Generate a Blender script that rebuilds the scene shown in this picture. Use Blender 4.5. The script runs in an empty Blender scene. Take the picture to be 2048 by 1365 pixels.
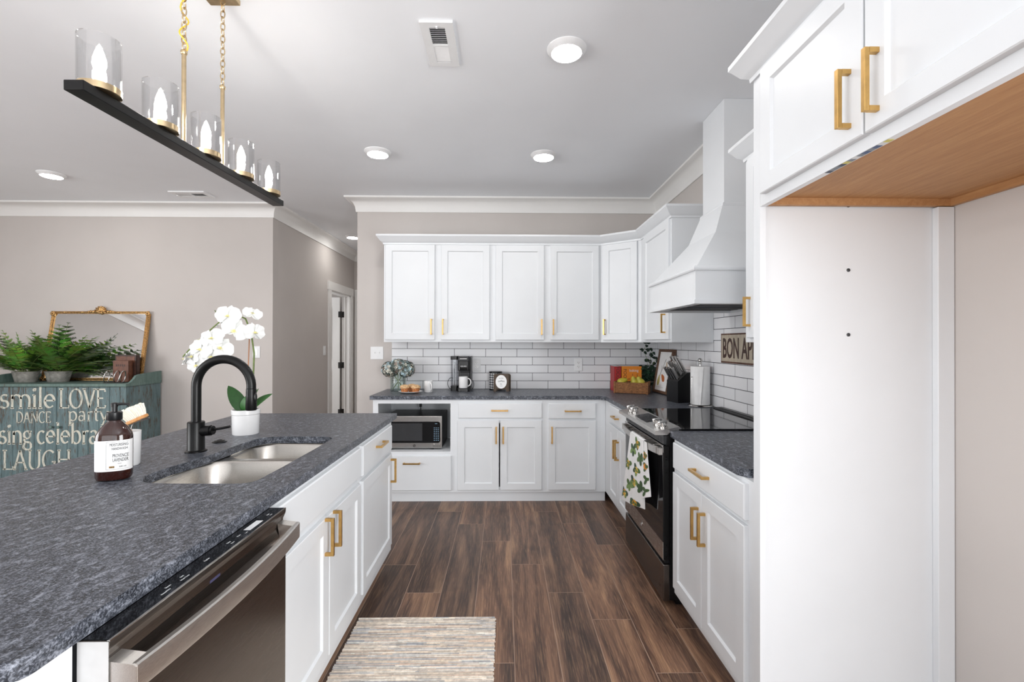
import bpy, bmesh, math, random
from mathutils import Matrix, Vector
from mathutils.geometry import tessellate_polygon
random.seed(7)
R = math.radians
SC = bpy.context.scene
COL = SC.collection

# ------------------------------------------------------------------ camera
CAM_H = 1.3714
def make_camera():
    f, yaw, pitch, roll = 929.525, .0162, .0035, .0017
    fw = Vector((math.sin(yaw)*math.cos(pitch), math.cos(yaw)*math.cos(pitch), math.sin(pitch)))
    rt = Vector((math.cos(yaw), -math.sin(yaw), 0))
    up = rt.cross(fw)
    r2 = rt*math.cos(roll) + up*math.sin(roll)
    u2 = up*math.cos(roll) - rt*math.sin(roll)
    cd = bpy.data.cameras.new('camera'); co = bpy.data.objects.new('camera', cd); COL.objects.link(co)
    m = Matrix((r2, u2, -fw)).transposed().to_4x4(); m.translation = (0, 0, CAM_H)
    co.matrix_world = m
    cd.sensor_width = 36; cd.sensor_fit = 'HORIZONTAL'; cd.lens = f/2048*36
    cd.clip_start = .05; cd.clip_end = 60
    SC.camera = co
make_camera()

# ------------------------------------------------------------------ world, added fill lights, exposure
SC.view_settings.view_transform = 'Standard'
SC.view_settings.look = 'None'
SC.view_settings.gamma = 1
SC.view_settings.use_curve_mapping = False
SC.view_settings.exposure = 0.09
W = bpy.data.worlds.new('World'); SC.world = W; W.use_nodes = True
W.node_tree.nodes['Background'].inputs['Color'].default_value = (.86, .93, 1, 1)
W.node_tree.nodes['Background'].inputs['Strength'].default_value = 1.0
def fill_light(name, loc, rot, sx, sy, power, col=(.975, .99, 1)):
    l = bpy.data.lights.new(name, 'AREA'); l.shape = 'RECTANGLE'; l.size = sx; l.size_y = sy
    l.energy = power; l.color = col
    o = bpy.data.objects.new(name, l); COL.objects.link(o); o.location = loc; o.rotation_euler = rot
    return o
fill_light('fill_rear', (-1.2, -3.85, 1.45), (R(90), 0, R(0)), 4.6, 2.1, 58)  # added for overall brightness, at assumed windows behind the camera
fill_light('fill_left', (-6.2, -0.6, 1.45), (R(90), 0, R(-90)), 4.2, 2.1, 180)  # added for overall brightness, at assumed windows out of view on the left
fill_light('fill_bedroom', (-4.34, 6.2, 1.4), (R(90), 0, R(-90)), 1.0, 2.0, 30)  # added to brighten the open hall door; its bedroom window is made up
fill_light('fill_right', (1.46, -1.22, 1.2), (R(90), 0, R(90)), 2.1, 2.0, 150)  # added to light the island fronts; the glazing beside it is made up

# ------------------------------------------------------------------ materials
def lin(c):
    return tuple(((x/255/12.92) if x/255 <= .04045 else ((x/255+.055)/1.055)**2.4) for x in c) + (1,)
class NT:
    def __init__(s, name):
        s.m = bpy.data.materials.new(name); s.m.use_nodes = True
        s.t = s.m.node_tree; s.b = s.t.nodes['Principled BSDF']
    def n(s, typ, **k):
        nd = s.t.nodes.new(typ)
        for a, v in k.items():
            if a.startswith('i_'):
                key = a[2:].replace('_', ' ')
                nd.inputs[key].default_value = v
            else: setattr(nd, a, v)
        return nd
    def l(s, a, b): s.t.links.new(a, b)
    def ramp(s, fac, stops):
        r = s.n('ShaderNodeValToRGB'); e = r.color_ramp.elements
        while len(e) < len(stops): e.new(.5)
        for el, (p, c) in zip(e, stops): el.position = p; el.color = c if len(c) == 4 else lin(c)
        s.l(fac, r.inputs[0]); return r.outputs[0]
    def coords(s, kind='Object', scale=(1, 1, 1)):
        tc = s.n('ShaderNodeTexCoord'); mp = s.n('ShaderNodeMapping'); mp.inputs['Scale'].default_value = scale
        s.l(tc.outputs[kind], mp.inputs[0]); return mp.outputs[0]
    def noise(s, vec, scale, detail=4, rough=.55, dist=0):
        n = s.n('ShaderNodeTexNoise', i_Scale=scale, i_Detail=detail, i_Roughness=rough, i_Distortion=dist)
        if vec is not None: s.l(vec, n.inputs['Vector'])
        return n.outputs['Fac']
    def bump(s, h, strength, dist=.002):
        b = s.n('ShaderNodeBump', i_Strength=strength, i_Distance=dist); s.l(h, b.inputs['Height'])
        s.l(b.outputs[0], s.b.inputs['Normal']); return b
    def mix(s, fac, a, b, typ='MIX'):
        m = s.n('ShaderNodeMix', data_type='RGBA', blend_type=typ)
        for i, x in ((0, fac), (6, a), (7, b)):
            if isinstance(x, (int, float)): m.inputs[i].default_value = x
            elif isinstance(x, tuple): m.inputs[i].default_value = x if len(x) == 4 else lin(x)
            else: s.l(x, m.inputs[i])
        return m.outputs[2]
    def math(s, op, a, b=0.0):
        m = s.n('ShaderNodeMath', operation=op)
        for i, x in ((0, a), (1, b)):
            if isinstance(x, (int, float)): m.inputs[i].default_value = x
            else: s.l(x, m.inputs[i])
        return m.outputs[0]
def plain(name, rgb, rough=.5, metal=0, var=.04, vs=14, bump=0, bs=120, spec=.5, coat=0, **kw):
    """procedural paint/plastic/metal with slight mottling"""
    t = NT(name); v = t.coords()
    f = t.noise(v, vs, 3)
    lo = tuple(max(0, c*(1-var)) for c in rgb); hi = tuple(min(255, c*(1+var)) for c in rgb)
    t.l(t.ramp(f, [(.3, lo), (.7, hi)]), t.b.inputs['Base Color'])
    t.b.inputs['Roughness'].default_value = rough; t.b.inputs['Metallic'].default_value = metal
    t.b.inputs['Specular IOR Level'].default_value = spec; t.b.inputs['Coat Weight'].default_value = coat
    if bump: t.bump(t.noise(v, bs, 2), bump)
    for k, x in kw.items(): t.b.inputs[k.replace('_', ' ')].default_value = x
    return t.m
def emit(name, rgb, strength):
    t = NT(name); t.b.inputs['Base Color'].default_value = lin(rgb)
    t.b.inputs['Emission Color'].default_value = lin(rgb); t.b.inputs['Emission Strength'].default_value = strength
    return t.m
def glassm(name, rgb=(255, 255, 255), rough=0, ior=1.45, thin=.0):
    t = NT(name); t.b.inputs['Base Color'].default_value = lin(rgb); t.b.inputs['Roughness'].default_value = rough
    t.b.inputs['Transmission Weight'].default_value = 1; t.b.inputs['IOR'].default_value = ior
    return t.m
def attr_mat(name, rough=.5, var=.12, vs=60, sss=0, spec=.4):
    """colour comes from the mesh's own colour attribute, with mottling"""
    t = NT(name); a = t.n('ShaderNodeAttribute', attribute_name='col')
    f = t.noise(t.coords(), vs, 3)
    g = t.ramp(f, [(.3, (1-var,)*3+(1,)), (.7, (1+0*var,)*3+(1,))])
    t.l(t.mix(1.0, a.outputs['Color'], g, 'MULTIPLY'), t.b.inputs['Base Color'])
    t.b.inputs['Roughness'].default_value = rough; t.b.inputs['Specular IOR Level'].default_value = spec
    return t.m
def brushed(name, rgb, rough=.28, axis=(1, 60, 60), metal=1.0):
    t = NT(name); v = t.coords('Object', axis); f = t.noise(v, 14, 4, .6)
    lo = tuple(c*.9 for c in rgb); hi = tuple(min(255, c*1.06) for c in rgb)
    t.l(t.ramp(f, [(.25, lo), (.75, hi)]), t.b.inputs['Base Color'])
    t.b.inputs['Metallic'].default_value = metal
    t.l(t.math('ADD', t.math('MULTIPLY', f, .12), rough-.06), t.b.inputs['Roughness'])
    t.b.inputs['Anisotropic'].default_value = .4
    return t.m

M = {}
M['cabinet'] = plain('cabinet_white', (227, 230, 233), .38, var=.008, vs=3)
M['wall'] = plain('wall_greige', (200, 194, 190), .8, var=.012, vs=2, bump=.05, bs=300)
M['hallwall'] = plain('wall_greige_hall', (206, 200, 195), .8, var=.012, vs=2, bump=.05, bs=300)
M['ceiling'] = plain('ceiling_white', (245, 248, 252), .85, var=.008, vs=2)
M['trim'] = plain('trim_white', (236, 235, 233), .45, var=.008, vs=3)
M['brass'] = plain('brushed_brass', (206, 166, 102), .3, 1, var=.05, vs=40)
M['brass_dark'] = plain('antique_brass', (204, 182, 146), .28, 1, var=.05, vs=40)
M['black'] = plain('matte_black', (11, 11, 12), .33, var=.08, spec=.3)
M['gloss_black'] = plain('gloss_black', (10, 10, 12), .06, var=.05)
M['black_plastic'] = plain('black_plastic', (13, 13, 15), .32, var=.08)
M['dark_plastic'] = plain('dark_grey_plastic', (48, 49, 52), .4, var=.05)
M['steel'] = brushed('stainless', (200, 198, 196), .26, (1, 60, 60))
M['steel_y'] = brushed('stainless_y', (198, 195, 192), .26, (60, 1, 60))
M['steel_dark'] = brushed('stainless_dark', (118, 111, 106), .29, (60, 1, 60))
M['sink'] = brushed('sink_steel', (196, 192, 186), .30, (60, 2, 60))
M['chrome'] = plain('polished_metal', (205, 203, 200), .12, 1, var=.03)
M['white_plastic'] = plain('white_plastic', (236, 237, 238), .35, var=.01)
M['porcelain'] = plain('white_porcelain', (240, 240, 240), .15, var=.01, coat=.3)
M['dark_iron'] = plain('black_iron', (30, 28, 27), .5, var=.1)
M['paper'] = plain('white_paper', (240, 240, 240), .9, var=.015, vs=20, bump=.15, bs=160)
M['ink'] = plain('dark_ink', (52, 50, 50), .7)
M['pale_ink'] = plain('pale_ink', (222, 224, 226), .6)
M['pale_green'] = plain('keypad_legend', (120, 150, 170), .6)
M['cable'] = plain('yellow_cable', (228, 186, 60), .4)
M['wood_veneer'] = None

def wood(name, c_dark, c_mid, c_light, axis=(1, 14, 14), rough=.5, scale=5, bump=.1):
    t = NT(name); v = t.coords('Object', axis)
    f = t.noise(v, scale, 6, .6, .6)
    f2 = t.noise(v, scale*7, 3)
    t.l(t.mix(.25, t.ramp(f, [(.28, c_dark), (.5, c_mid), (.74, c_light)]), t.ramp(f2, [(.35, c_dark), (.65, c_light)])), t.b.inputs['Base Color'])
    t.b.inputs['Roughness'].default_value = rough
    if bump: t.bump(f2, bump)
    return t.m
M['veneer'] = wood('maple_veneer', (166, 118, 74), (182, 134, 88), (196, 150, 102), (14, 1, 14), .55)
M['crate'] = wood('crate_wood', (70, 42, 22), (126, 80, 42), (176, 122, 72), (1, 12, 12), .7, 9, .3)
M['dark_wood'] = wood('dark_wood', (52, 42, 34), (78, 64, 52), (98, 82, 68), (12, 12, 1), .7, 9, .2)
M['frame_wood'] = wood('frame_wood', (66, 46, 34), (96, 70, 54), (126, 98, 78), (12, 12, 1), .6, 8, .2)
M['bristle_wood'] = wood('brush_wood', (176, 116, 62), (205, 146, 88), (226, 170, 110), (8, 8, 8), .55, 7, .1)

def granite():
    t = NT('leathered_granite'); v = t.coords('Object', (1, .55, 1))
    tc = t.n('ShaderNodeTexCoord')
    n1 = t.noise(v, 58, 8, .72, .5); n2 = t.noise(tc.outputs['Object'], 240, 4, .7, .4); n3 = t.noise(tc.outputs['Object'], 5, 3)
    base = t.ramp(n1, [(.36, (18, 20, 24)), (.47, (50, 53, 60)), (.54, (86, 90, 99)), (.64, (166, 171, 182))])
    sp = t.ramp(n2, [(.40, (18, 20, 25)), (.5, (62, 66, 75)), (.60, (160, 165, 176))])
    c = t.mix(.45, base, sp)
    c = t.mix(t.math('MULTIPLY', n3, .2), c, (72, 76, 84))
    t.l(c, t.b.inputs['Base Color'])
    t.l(t.math('ADD', t.math('MULTIPLY', n2, .25), .20), t.b.inputs['Roughness'])
    t.b.inputs['Specular IOR Level'].default_value = .28
    t.bump(t.math('ADD', n1, t.math('MULTIPLY', n2, .5)), .35, .003)
    return t.m
M['granite'] = granite()

def floor_mat():
    t = NT('walnut_plank'); a = t.n('ShaderNodeAttribute', attribute_name='col')
    sx = t.n('ShaderNodeSeparateColor'); t.l(a.outputs['Color'], sx.inputs[0])
    tc = t.n('ShaderNodeTexCoord')
    off = t.n('ShaderNodeCombineXYZ'); t.l(t.math('MULTIPLY', sx.outputs[0], 37), off.inputs[0]); t.l(t.math('MULTIPLY', sx.outputs[1], 53), off.inputs[1])
    ad = t.n('ShaderNodeVectorMath', operation='ADD'); t.l(tc.outputs['Object'], ad.inputs[0]); t.l(off.outputs[0], ad.inputs[1])
    mp = t.n('ShaderNodeMapping'); mp.inputs['Scale'].default_value = (9, .8, 1); t.l(ad.outputs[0], mp.inputs[0])
    mf = t.n('ShaderNodeMapping'); mf.inputs['Scale'].default_value = (46, 2.2, 1); t.l(ad.outputs[0], mf.inputs[0])
    big = t.noise(mp.outputs[0], 1.0, 5, .55, 1.3); fine = t.noise(mf.outputs[0], 3.2, 6, .65, .5)
    kn = t.noise(ad.outputs[0], 3.4, 2)
    c = t.ramp(big, [(.34, (48, 37, 33)), (.45, (86, 64, 53)), (.55, (128, 97, 78)), (.68, (178, 141, 110))])
    g = t.ramp(fine, [(.36, (60, 43, 36)), (.5, (106, 78, 62)), (.64, (176, 140, 110))])
    c = t.mix(.38, c, g)
    tone = t.ramp(sx.outputs[2], [(0, (.60, .62, .66, 1)), (.5, (.92, .92, .93, 1)), (1, (1.2, 1.14, 1.09, 1))])
    c = t.mix(1, c, tone, 'MULTIPLY')
    c = t.mix(t.ramp(kn, [(.62, (0, 0, 0, 1)), (.78, (.55, .55, .55, 1))]), c, (48, 36, 32))
    t.l(c, t.b.inputs['Base Color'])
    t.l(t.math('ADD', t.math('MULTIPLY', fine, .2), .30), t.b.inputs['Roughness'])
    t.bump(fine, .12, .002)
    return t.m
M['floor'] = floor_mat()
M['seam'] = plain('plank_seam', (168, 142, 124), .6)

def tile_mat(name, axis, x0):
    t = NT(name); g = t.n('ShaderNodeNewGeometry'); s = t.n('ShaderNodeSeparateXYZ'); t.l(g.outputs['Position'], s.inputs[0])
    c = t.n('ShaderNodeCombineXYZ')
    t.l(t.math('SUBTRACT', s.outputs[axis], x0+.154-3.08), c.inputs[0]); t.l(t.math('SUBTRACT', s.outputs[2], .9142), c.inputs[1])
    b = t.n('ShaderNodeTexBrick', offset=.5, offset_frequency=2, squash=1, i_Scale=1.0, i_Brick_Width=.308, i_Row_Height=.0792, i_Mortar_Size=.0022, i_Mortar_Smooth=.15, i_Bias=0.0)
    b.inputs['Color1'].default_value = lin((234, 234, 236)); b.inputs['Color2'].default_value = lin((226, 227, 230)); b.inputs['Mortar'].default_value = lin((58, 59, 62))
    t.l(c.outputs[0], b.inputs['Vector']); t.l(b.outputs['Color'], t.b.inputs['Base Color'])
    t.l(t.math('ADD', t.math('MULTIPLY', b.outputs['Fac'], .6), .10), t.b.inputs['Roughness'])
    inv = t.math('SUBTRACT', 1.0, b.outputs['Fac'])
    w = t.noise(g.outputs['Position'], 9, 2)
    t.bump(t.math('ADD', inv, t.math('MULTIPLY', w, .22)), .5, .002)
    return t.m
M['tile_back'] = tile_mat('subway_tile_back', 0, -.8011)
M['tile_right'] = tile_mat('subway_tile_right', 1, 2.8535)

def distressed(name, c1, c2, wear, amt=.66):
    t = NT(name); v = t.coords('Object', (9, 9, 1.3)); tc = t.n('ShaderNodeTexCoord')
    f = t.noise(v, 4, 6, .65, .4); w = t.noise(v, 7, 7, .75); w2 = t.noise(tc.outputs['Object'], 3, 2)
    c = t.ramp(f, [(.3, c1), (.7, c2)])
    m = t.ramp(t.math('ADD', t.math('MULTIPLY', w, .75), t.math('MULTIPLY', w2, .25)), [(amt-.06, (0, 0, 0, 1)), (amt+.02, (1, 1, 1, 1))])
    t.l(t.mix(m, c, wear), t.b.inputs['Base Color']); t.b.inputs['Roughness'].default_value = .62
    t.bump(w, .15); return t.m
M['dresser'] = distressed('distressed_blue_paint', (84, 106, 110), (118, 140, 142), (88, 70, 54), .575)
M['dresser_top'] = distressed('distressed_green_paint', (84, 108, 104), (116, 138, 130), (86, 72, 56), .64)
M['cream_paint'] = distressed('cream_lettering', (206, 204, 188), (224, 222, 208), (120, 128, 122), .585)
M['sign_face'] = distressed('sign_plate', (168, 156, 138), (192, 181, 163), (112, 84, 62), .64)
M['sign_rust'] = distressed('sign_rust', (70, 46, 36), (104, 70, 54), (150, 130, 110), .64)
M['gold'] = plain('antique_gilt', (188, 150, 100), .28, 1, var=.25, vs=90, bump=.2, bs=200)
M['mirror'] = plain('mirror_silver', (238, 240, 241), .01, 1, var=.002)
M['zinc'] = plain('zinc_pot', (142, 140, 134), .6, .4, var=.14, vs=30)
M['amber'] = plain('amber_plastic', (52, 17, 8), .08, var=.12, coat=.5, Transmission_Weight=.35)
M['leaf'] = attr_mat('leaf_colours', .45, .25)
M['petal'] = attr_mat('petal_colours', .6, .05, 40)
M['attr'] = attr_mat('coloured_parts', .55, .06)
M['book'] = attr_mat('book_cloth', .5, .08)
M['glass'] = None
def thin_glass(name, tint, gloss=.09):
    t = NT(name); nt = t.t; out = nt.nodes['Material Output']
    tr = t.n('ShaderNodeBsdfTransparent'); tr.inputs[0].default_value = tint
    gl = t.n('ShaderNodeBsdfGlossy'); gl.inputs['Roughness'].default_value = .03
    fr = t.n('ShaderNodeLayerWeight', i_Blend=.35); mx = t.n('ShaderNodeMixShader')
    t.l(t.math('ADD', t.math('MULTIPLY', fr.outputs['Fresnel'], .45), gloss*.3), mx.inputs[0])
    t.l(tr.outputs[0], mx.inputs[1]); t.l(gl.outputs[0], mx.inputs[2]); t.l(mx.outputs[0], out.inputs[0])
    return t.m
M['glass'] = thin_glass('clear_glass', (.992, .994, .996, 1))
M['green_glass'] = thin_glass('green_glass', (.93, .965, .95, 1))
M['smoke_glass'] = thin_glass('reservoir_plastic', (.80, .81, .83, 1), .2)
M['lens'] = emit('light_lens', (255, 252, 248), 74)
M['bulb'] = emit('bulb_glow', (255, 250, 244), 135)
M['oven_glass'] = plain('oven_glass', (13, 13, 15), .05, var=.05)
M['brown_leather'] = plain('brown_cover', (104, 64, 46), .5, var=.15, vs=30)
M['brown_dark'] = plain('dark_brown_cover', (62, 38, 30), .5, var=.15, vs=30)
M['sponge'] = plain('bristle_white', (244, 240, 226), .8, var=.04)
M['cake'] = plain('muffin_cake', (176, 112, 66), .85, var=.22, vs=90, bump=.5, bs=240)
M['crumb'] = plain('muffin_top', (214, 170, 128), .9, var=.25, vs=120, bump=.6, bs=200)
M['pear'] = plain('pear_skin', (176, 166, 58), .42, var=.14, vs=16)
M['stem'] = plain('brown_stem', (78, 58, 34), .7)
M['green_stem'] = plain('green_stem', (104, 122, 62), .55, var=.15, vs=50)
M['cane'] = plain('cane_stake', (170, 122, 92), .6)
M['soil'] = plain('dark_soil', (44, 34, 26), .95, var=.3, vs=80)
M['sticker'] = attr_mat('label_sticker', .5)

# ------------------------------------------------------------------ mesh builder
I4 = Matrix.Identity(4)
class MB:
    def __init__(s, m=None): s.v = []; s.f = []; s.c = []; s.M = m or I4; s.col = None
    def add(s, vs, fs, m=None):
        k = len(s.v); mm = s.M @ m if m is not None else s.M
        s.v += [mm @ Vector(p) for p in vs]; s.f += [tuple(i+k for i in f) for f in fs]; s.c += [s.col]*len(fs)
        return s
    def box(s, x0, x1, y0, y1, z0, z1, bev=0, m=None, seg=2):
        if bev:
            bm = bmesh.new(); bmesh.ops.create_cube(bm, size=1)
            for v in bm.verts: v.co = Vector((x0+(v.co.x+.5)*(x1-x0), y0+(v.co.y+.5)*(y1-y0), z0+(v.co.z+.5)*(z1-z0)))
            bmesh.ops.bevel(bm, geom=bm.edges[:], offset=min(bev, .49*min(abs(x1-x0), abs(y1-y0), abs(z1-z0))), segments=seg, affect='EDGES', profile=.5)
            s.add([v.co.copy() for v in bm.verts], [[v.index for v in f.verts] for f in bm.faces] if not bm.verts.index_update() else [], m); bm.free(); return s
        return s.add([(x0,y0,z0),(x1,y0,z0),(x1,y1,z0),(x0,y1,z0),(x0,y0,z1),(x1,y0,z1),(x1,y1,z1),(x0,y1,z1)],
                     [(0,3,2,1),(4,5,6,7),(0,1,5,4),(1,2,6,5),(2,3,7,6),(3,0,4,7)], m)
    def loops(s, loops, cap0=True, cap1=True, closed=True, m=None):
        """skin successive closed loops of equal length"""
        n = len(loops[0]); vs = [p for L in loops for p in L]; fs = []
        for i in range(len(loops)-1):
            for j in range(n if closed else n-1):
                a = i*n+j; b = i*n+(j+1) % n; fs.append((a, b, b+n, a+n))
        if cap0: fs.append(tuple(range(n-1, -1, -1)))
        if cap1: fs.append(tuple(range((len(loops)-1)*n, len(loops)*n)))
        return s.add(vs, fs, m)
    def extrude(s, pts, vec, m=None):
        v = Vector(vec); return s.loops([[Vector(p) for p in pts], [Vector(p)+v for p in pts]], m=m)
    def plate(s, outer, holes, z0, z1, m=None):
        """flat slab in XY with holes"""
        polys = [[Vector((x, y, 0)) for x, y in p] for p in [outer]+holes]
        tris = tessellate_polygon(polys); flat = [p for q in polys for p in q]; n = len(flat)
        vs = [(p.x, p.y, z1) for p in flat]+[(p.x, p.y, z0) for p in flat]
        fs = []
        for a, b, c in tris:
            nz = (flat[b]-flat[a]).cross(flat[c]-flat[a]).z
            if nz < 0: b, c = c, b
            fs.append((a, b, c)); fs.append((a+n, c+n, b+n))
        k = 0
        for q in polys:
            L = len(q)
            for i in range(L): fs.append((k+i, k+(i+1) % L, k+(i+1) % L+n, k+i+n))
            k += L
        return s.add(vs, fs, m)
    def lathe(s, prof, c=(0, 0, 0), seg=32, m=None, cap=True, sx=1, sy=1):
        L = []
        for r, z in prof:
            L.append([Vector((c[0]+sx*r*math.cos(2*math.pi*i/seg), c[1]+sy*r*math.sin(2*math.pi*i/seg), c[2]+z)) for i in range(seg)])
        return s.loops(L, cap, cap, m=m)
    def cyl(s, a, b, r, seg=20, r2=None, m=None):
        return s.tube([a, b], [r, r if r2 is None else r2], seg, m=m)
    def tube(s, path, r, seg=10, closed=False, m=None, cap=True):
        P = [Vector(p) for p in path]; n = len(P)
        rr = list(r) if isinstance(r, (list, tuple)) else [r]*n
        T = []
        for i in range(n):
            a = P[(i-1) % n] if (closed or i > 0) else P[i]; b = P[(i+1) % n] if (closed or i < n-1) else P[i]
            T.append((b-a).normalized())
        u = T[0].orthogonal().normalized(); L = []
        for i in range(n):
            if i: 
                u = (u-T[i]*u.dot(T[i])); u = u.normalized() if u.length > 1e-6 else T[i].orthogonal().normalized()
            w = T[i].cross(u)
            L.append([P[i]+(u*math.cos(2*math.pi*k/seg)+w*math.sin(2*math.pi*k/seg))*rr[i] for k in range(seg)])
        if closed: L.append(L[0]); return s.loops(L, False, False, m=m)
        return s.loops(L, cap, cap, m=m)
    def sphere(s, c, r, seg=16, rings=10, sc=(1, 1, 1), m=None):
        vs = [(c[0], c[1], c[2]+r*sc[2])]; fs = []
        for i in range(1, rings):
            a = math.pi*i/rings
            for j in range(seg):
                b = 2*math.pi*j/seg
                vs.append((c[0]+r*sc[0]*math.sin(a)*math.cos(b), c[1]+r*sc[1]*math.sin(a)*math.sin(b), c[2]+r*sc[2]*math.cos(a)))
        vs.append((c[0], c[1], c[2]-r*sc[2])); e = len(vs)-1
        for j in range(seg): fs.append((0, 1+j, 1+(j+1) % seg)); fs.append((e, e-seg+(j+1) % seg, e-seg+j))
        for i in range(rings-2):
            for j in range(seg):
                a = 1+i*seg+j; b = 1+i*seg+(j+1) % seg; fs.append((a, a+seg, b+seg, b))
        return s.add(vs, fs, m)
    def grid(s, fn, nu, nv, m=None):
        vs = [fn(i/nu, j/nv) for i in range(nu+1) for j in range(nv+1)]
        fs = [(i*(nv+1)+j, (i+1)*(nv+1)+j, (i+1)*(nv+1)+j+1, i*(nv+1)+j+1) for i in range(nu) for j in range(nv)]
        return s.add(vs, fs, m)
    def sweep(s, path, prof, closed_prof=True, m=None):
        """profile [(offset,z)] along a plan polyline, offset to the path's left, mitred"""
        P = [Vector((x, y)) for x, y in path]; n = len(P); L = []
        for i in range(n):
            d0 = (P[i]-P[i-1]).normalized() if i else None; d1 = (P[i+1]-P[i]).normalized() if i < n-1 else None
            if d0 is None: d0 = d1
            if d1 is None: d1 = d0
            n0 = Vector((-d0.y, d0.x)); n1 = Vector((-d1.y, d1.x)); b = (n0+n1); b = b/(1+n0.dot(n1))
            L.append([Vector((P[i].x+b.x*o, P[i].y+b.y*o, z)) for o, z in prof])
        return s.loops(L, True, True, closed=closed_prof, m=m)
    def text(s, body, size, m, depth=.0006, align='CENTER', sx=1, bold=0):
        cu = bpy.data.curves.new('t', 'FONT'); cu.body = body; cu.size = size; cu.extrude = depth; cu.offset = bold; cu.align_x = align; cu.align_y = 'CENTER'; cu.resolution_u = 3
        o = bpy.data.objects.new('t', cu); me = o.to_mesh()
        s.add([(v.co.x*sx, v.co.y, v.co.z) for v in me.vertices], [tuple(p.vertices) for p in me.polygons], m)
        o.to_mesh_clear(); bpy.data.objects.remove(o); bpy.data.curves.remove(cu); return s
    def build(s, name, mat, parent=None, smooth=None, local=False, recalc=True):
        me = bpy.data.meshes.new(name)
        if parent is not None: off = Vector((0, 0, 0)) if local else parent.matrix_world_loc
        else:
            xs = [v.x for v in s.v]; ys = [v.y for v in s.v]; zs = [v.z for v in s.v]
            off = Vector(((min(xs)+max(xs))/2, (min(ys)+max(ys))/2, min(zs)))
        me.from_pydata([tuple(v-off) for v in s.v], [], s.f)
        if recalc:
            bm = bmesh.new(); bm.from_mesh(me); bmesh.ops.recalc_face_normals(bm, faces=bm.faces[:]); bm.to_mesh(me); bm.free()
        if any(c is not None for c in s.c):
            at = me.color_attributes.new('col', 'FLOAT_COLOR', 'CORNER')
            for p, c in zip(me.polygons, s.c):
                c = c or (1, 1, 1, 1)
                for li in p.loop_indices: at.data[li].color = c
        me.materials.append(mat)
        if smooth:
            for p in me.polygons: p.use_smooth = True
            me.set_sharp_from_angle(angle=R(smooth))
        o = bpy.data.objects.new(name, me); COL.objects.link(o)
        w = Wrap(o, off if parent is None else parent.matrix_world_loc)
        if parent is None: o.location = off
        else: o.parent = parent.o
        return w
class Wrap:
    """an object and the world point its mesh coordinates are relative to"""
    def __init__(s, o, loc): s.o = o; s.matrix_world_loc = Vector(loc)
def tag(w, label, cat, group=None):
    w.o['label'] = label; w.o['category'] = cat
    if group: w.o['group'] = group
    return w
def root(name, loc, label, cat, group=None, rz=0, rx=0):
    o = bpy.data.objects.new(name, None); COL.objects.link(o); o.location = loc; o.rotation_euler = (rx, 0, rz)
    o.empty_display_size = .05
    return tag(Wrap(o, loc), label, cat, group)
def structure(w): w.o['kind'] = 'structure'; return w
def part_label(w, t): w.o['label'] = t; return w
def frame(origin, right, up):
    r = Vector(right).normalized(); u = Vector(up).normalized(); o = r.cross(u)
    m = Matrix((r, u, o)).transposed().to_4x4(); m.translation = Vector(origin); return m
def rrect(x0, x1, y0, y1, r, n=5):
    pts = []
    for cx, cy, a in ((x1-r, y0+r, -90), (x1-r, y1-r, 0), (x0+r, y1-r, 90), (x0+r, y0+r, 180)):
        for i in range(n+1):
            t = R(a+90*i/n); pts.append((cx+r*math.cos(t), cy+r*math.sin(t)))
    return pts
def arc(cx, cy, rx, ry, a0, a1, n=12):
    return [(cx+rx*math.cos(R(a0+(a1-a0)*i/n)), cy+ry*math.sin(R(a0+(a1-a0)*i/n))) for i in range(n+1)]

# ------------------------------------------------------------------ the room
CEIL = 2.79
YB, XR = 4.60, 1.51            # kitchen back wall, right wall
def wall(name, x0, x1, y0, y1, z0=0, z1=CEIL, mat='wall', parent=None):
    b = MB().box(x0, x1, y0, y1, z0, z1); w = b.build(name, M[mat], parent)
    return structure(w) if parent is None else w
# floor: planks run away from the camera; every plank carries its own tone
fl = MB(); seam = MB()
PW, PX0, PL = .195, .046, 1.222
ends = {-3: 2.878, -2: 2.556, -1: 3.517, 0+0: 3.214-.0, 1: 2.876, 2: 2.549, 3: 3.52, 4: 3.145}
ends = {-4: 2.878-.0, -3: 2.556, -2: 3.517, -1: 3.214, 0: 2.876, 1: 2.549, 2: 3.52, 3: 3.145}
tones = {(-1, 0): .62, (-3, 1): .2, (-4, 0): .25, (-2, 1): .55, (-2, 0): .7, (0, 1): .62, (0, 0): .66, (1, 1): .3, (1, 0): .45, (2, 0): .35, (2, 1): .35, (2, -1): .85, (3, 0): .3, (3, -1): .8, (1, -1): .42, (0, -1): .8, (-1, -1): .8}
for k in range(-34, 9):
    x0 = PX0+k*PW; e = ends.get(k, 2.4+random.random()*1.2)
    y = e-PL*6; j = -6
    while y < 7.5:
        y0, y1 = max(y, -4.0), min(y+PL, 7.5)
        if y1 > y0:
            fl.col = (random.random(), random.random(), tones.get((k, j), random.uniform(.15, .85)), 1)
            fl.add([(x0, y0, 0), (x0+PW, y0, 0), (x0+PW, y1, 0), (x0, y1, 0)], [(0, 1, 2, 3)])
            if -1.2 < x0 < 1.2 and y1 > 1:
                seam.add([(x0+.003, y0-.0016, .0004), (x0+PW-.003, y0-.0016, .0004), (x0+PW-.003, y0+.0016, .0004), (x0+.003, y0+.0016, .0004)], [(0, 1, 2, 3)])
        y += PL; j += 1
    if -1.2 < x0 < 1.3: seam.add([(x0-.0015, -1, .0004), (x0+.0015, -1, .0004), (x0+.0015, 7.5, .0004), (x0-.0015, 7.5, .0004)], [(0, 1, 2, 3)])
fl.col = None
FLOOR = structure(fl.build('floor', M['floor'], recalc=False))
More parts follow.
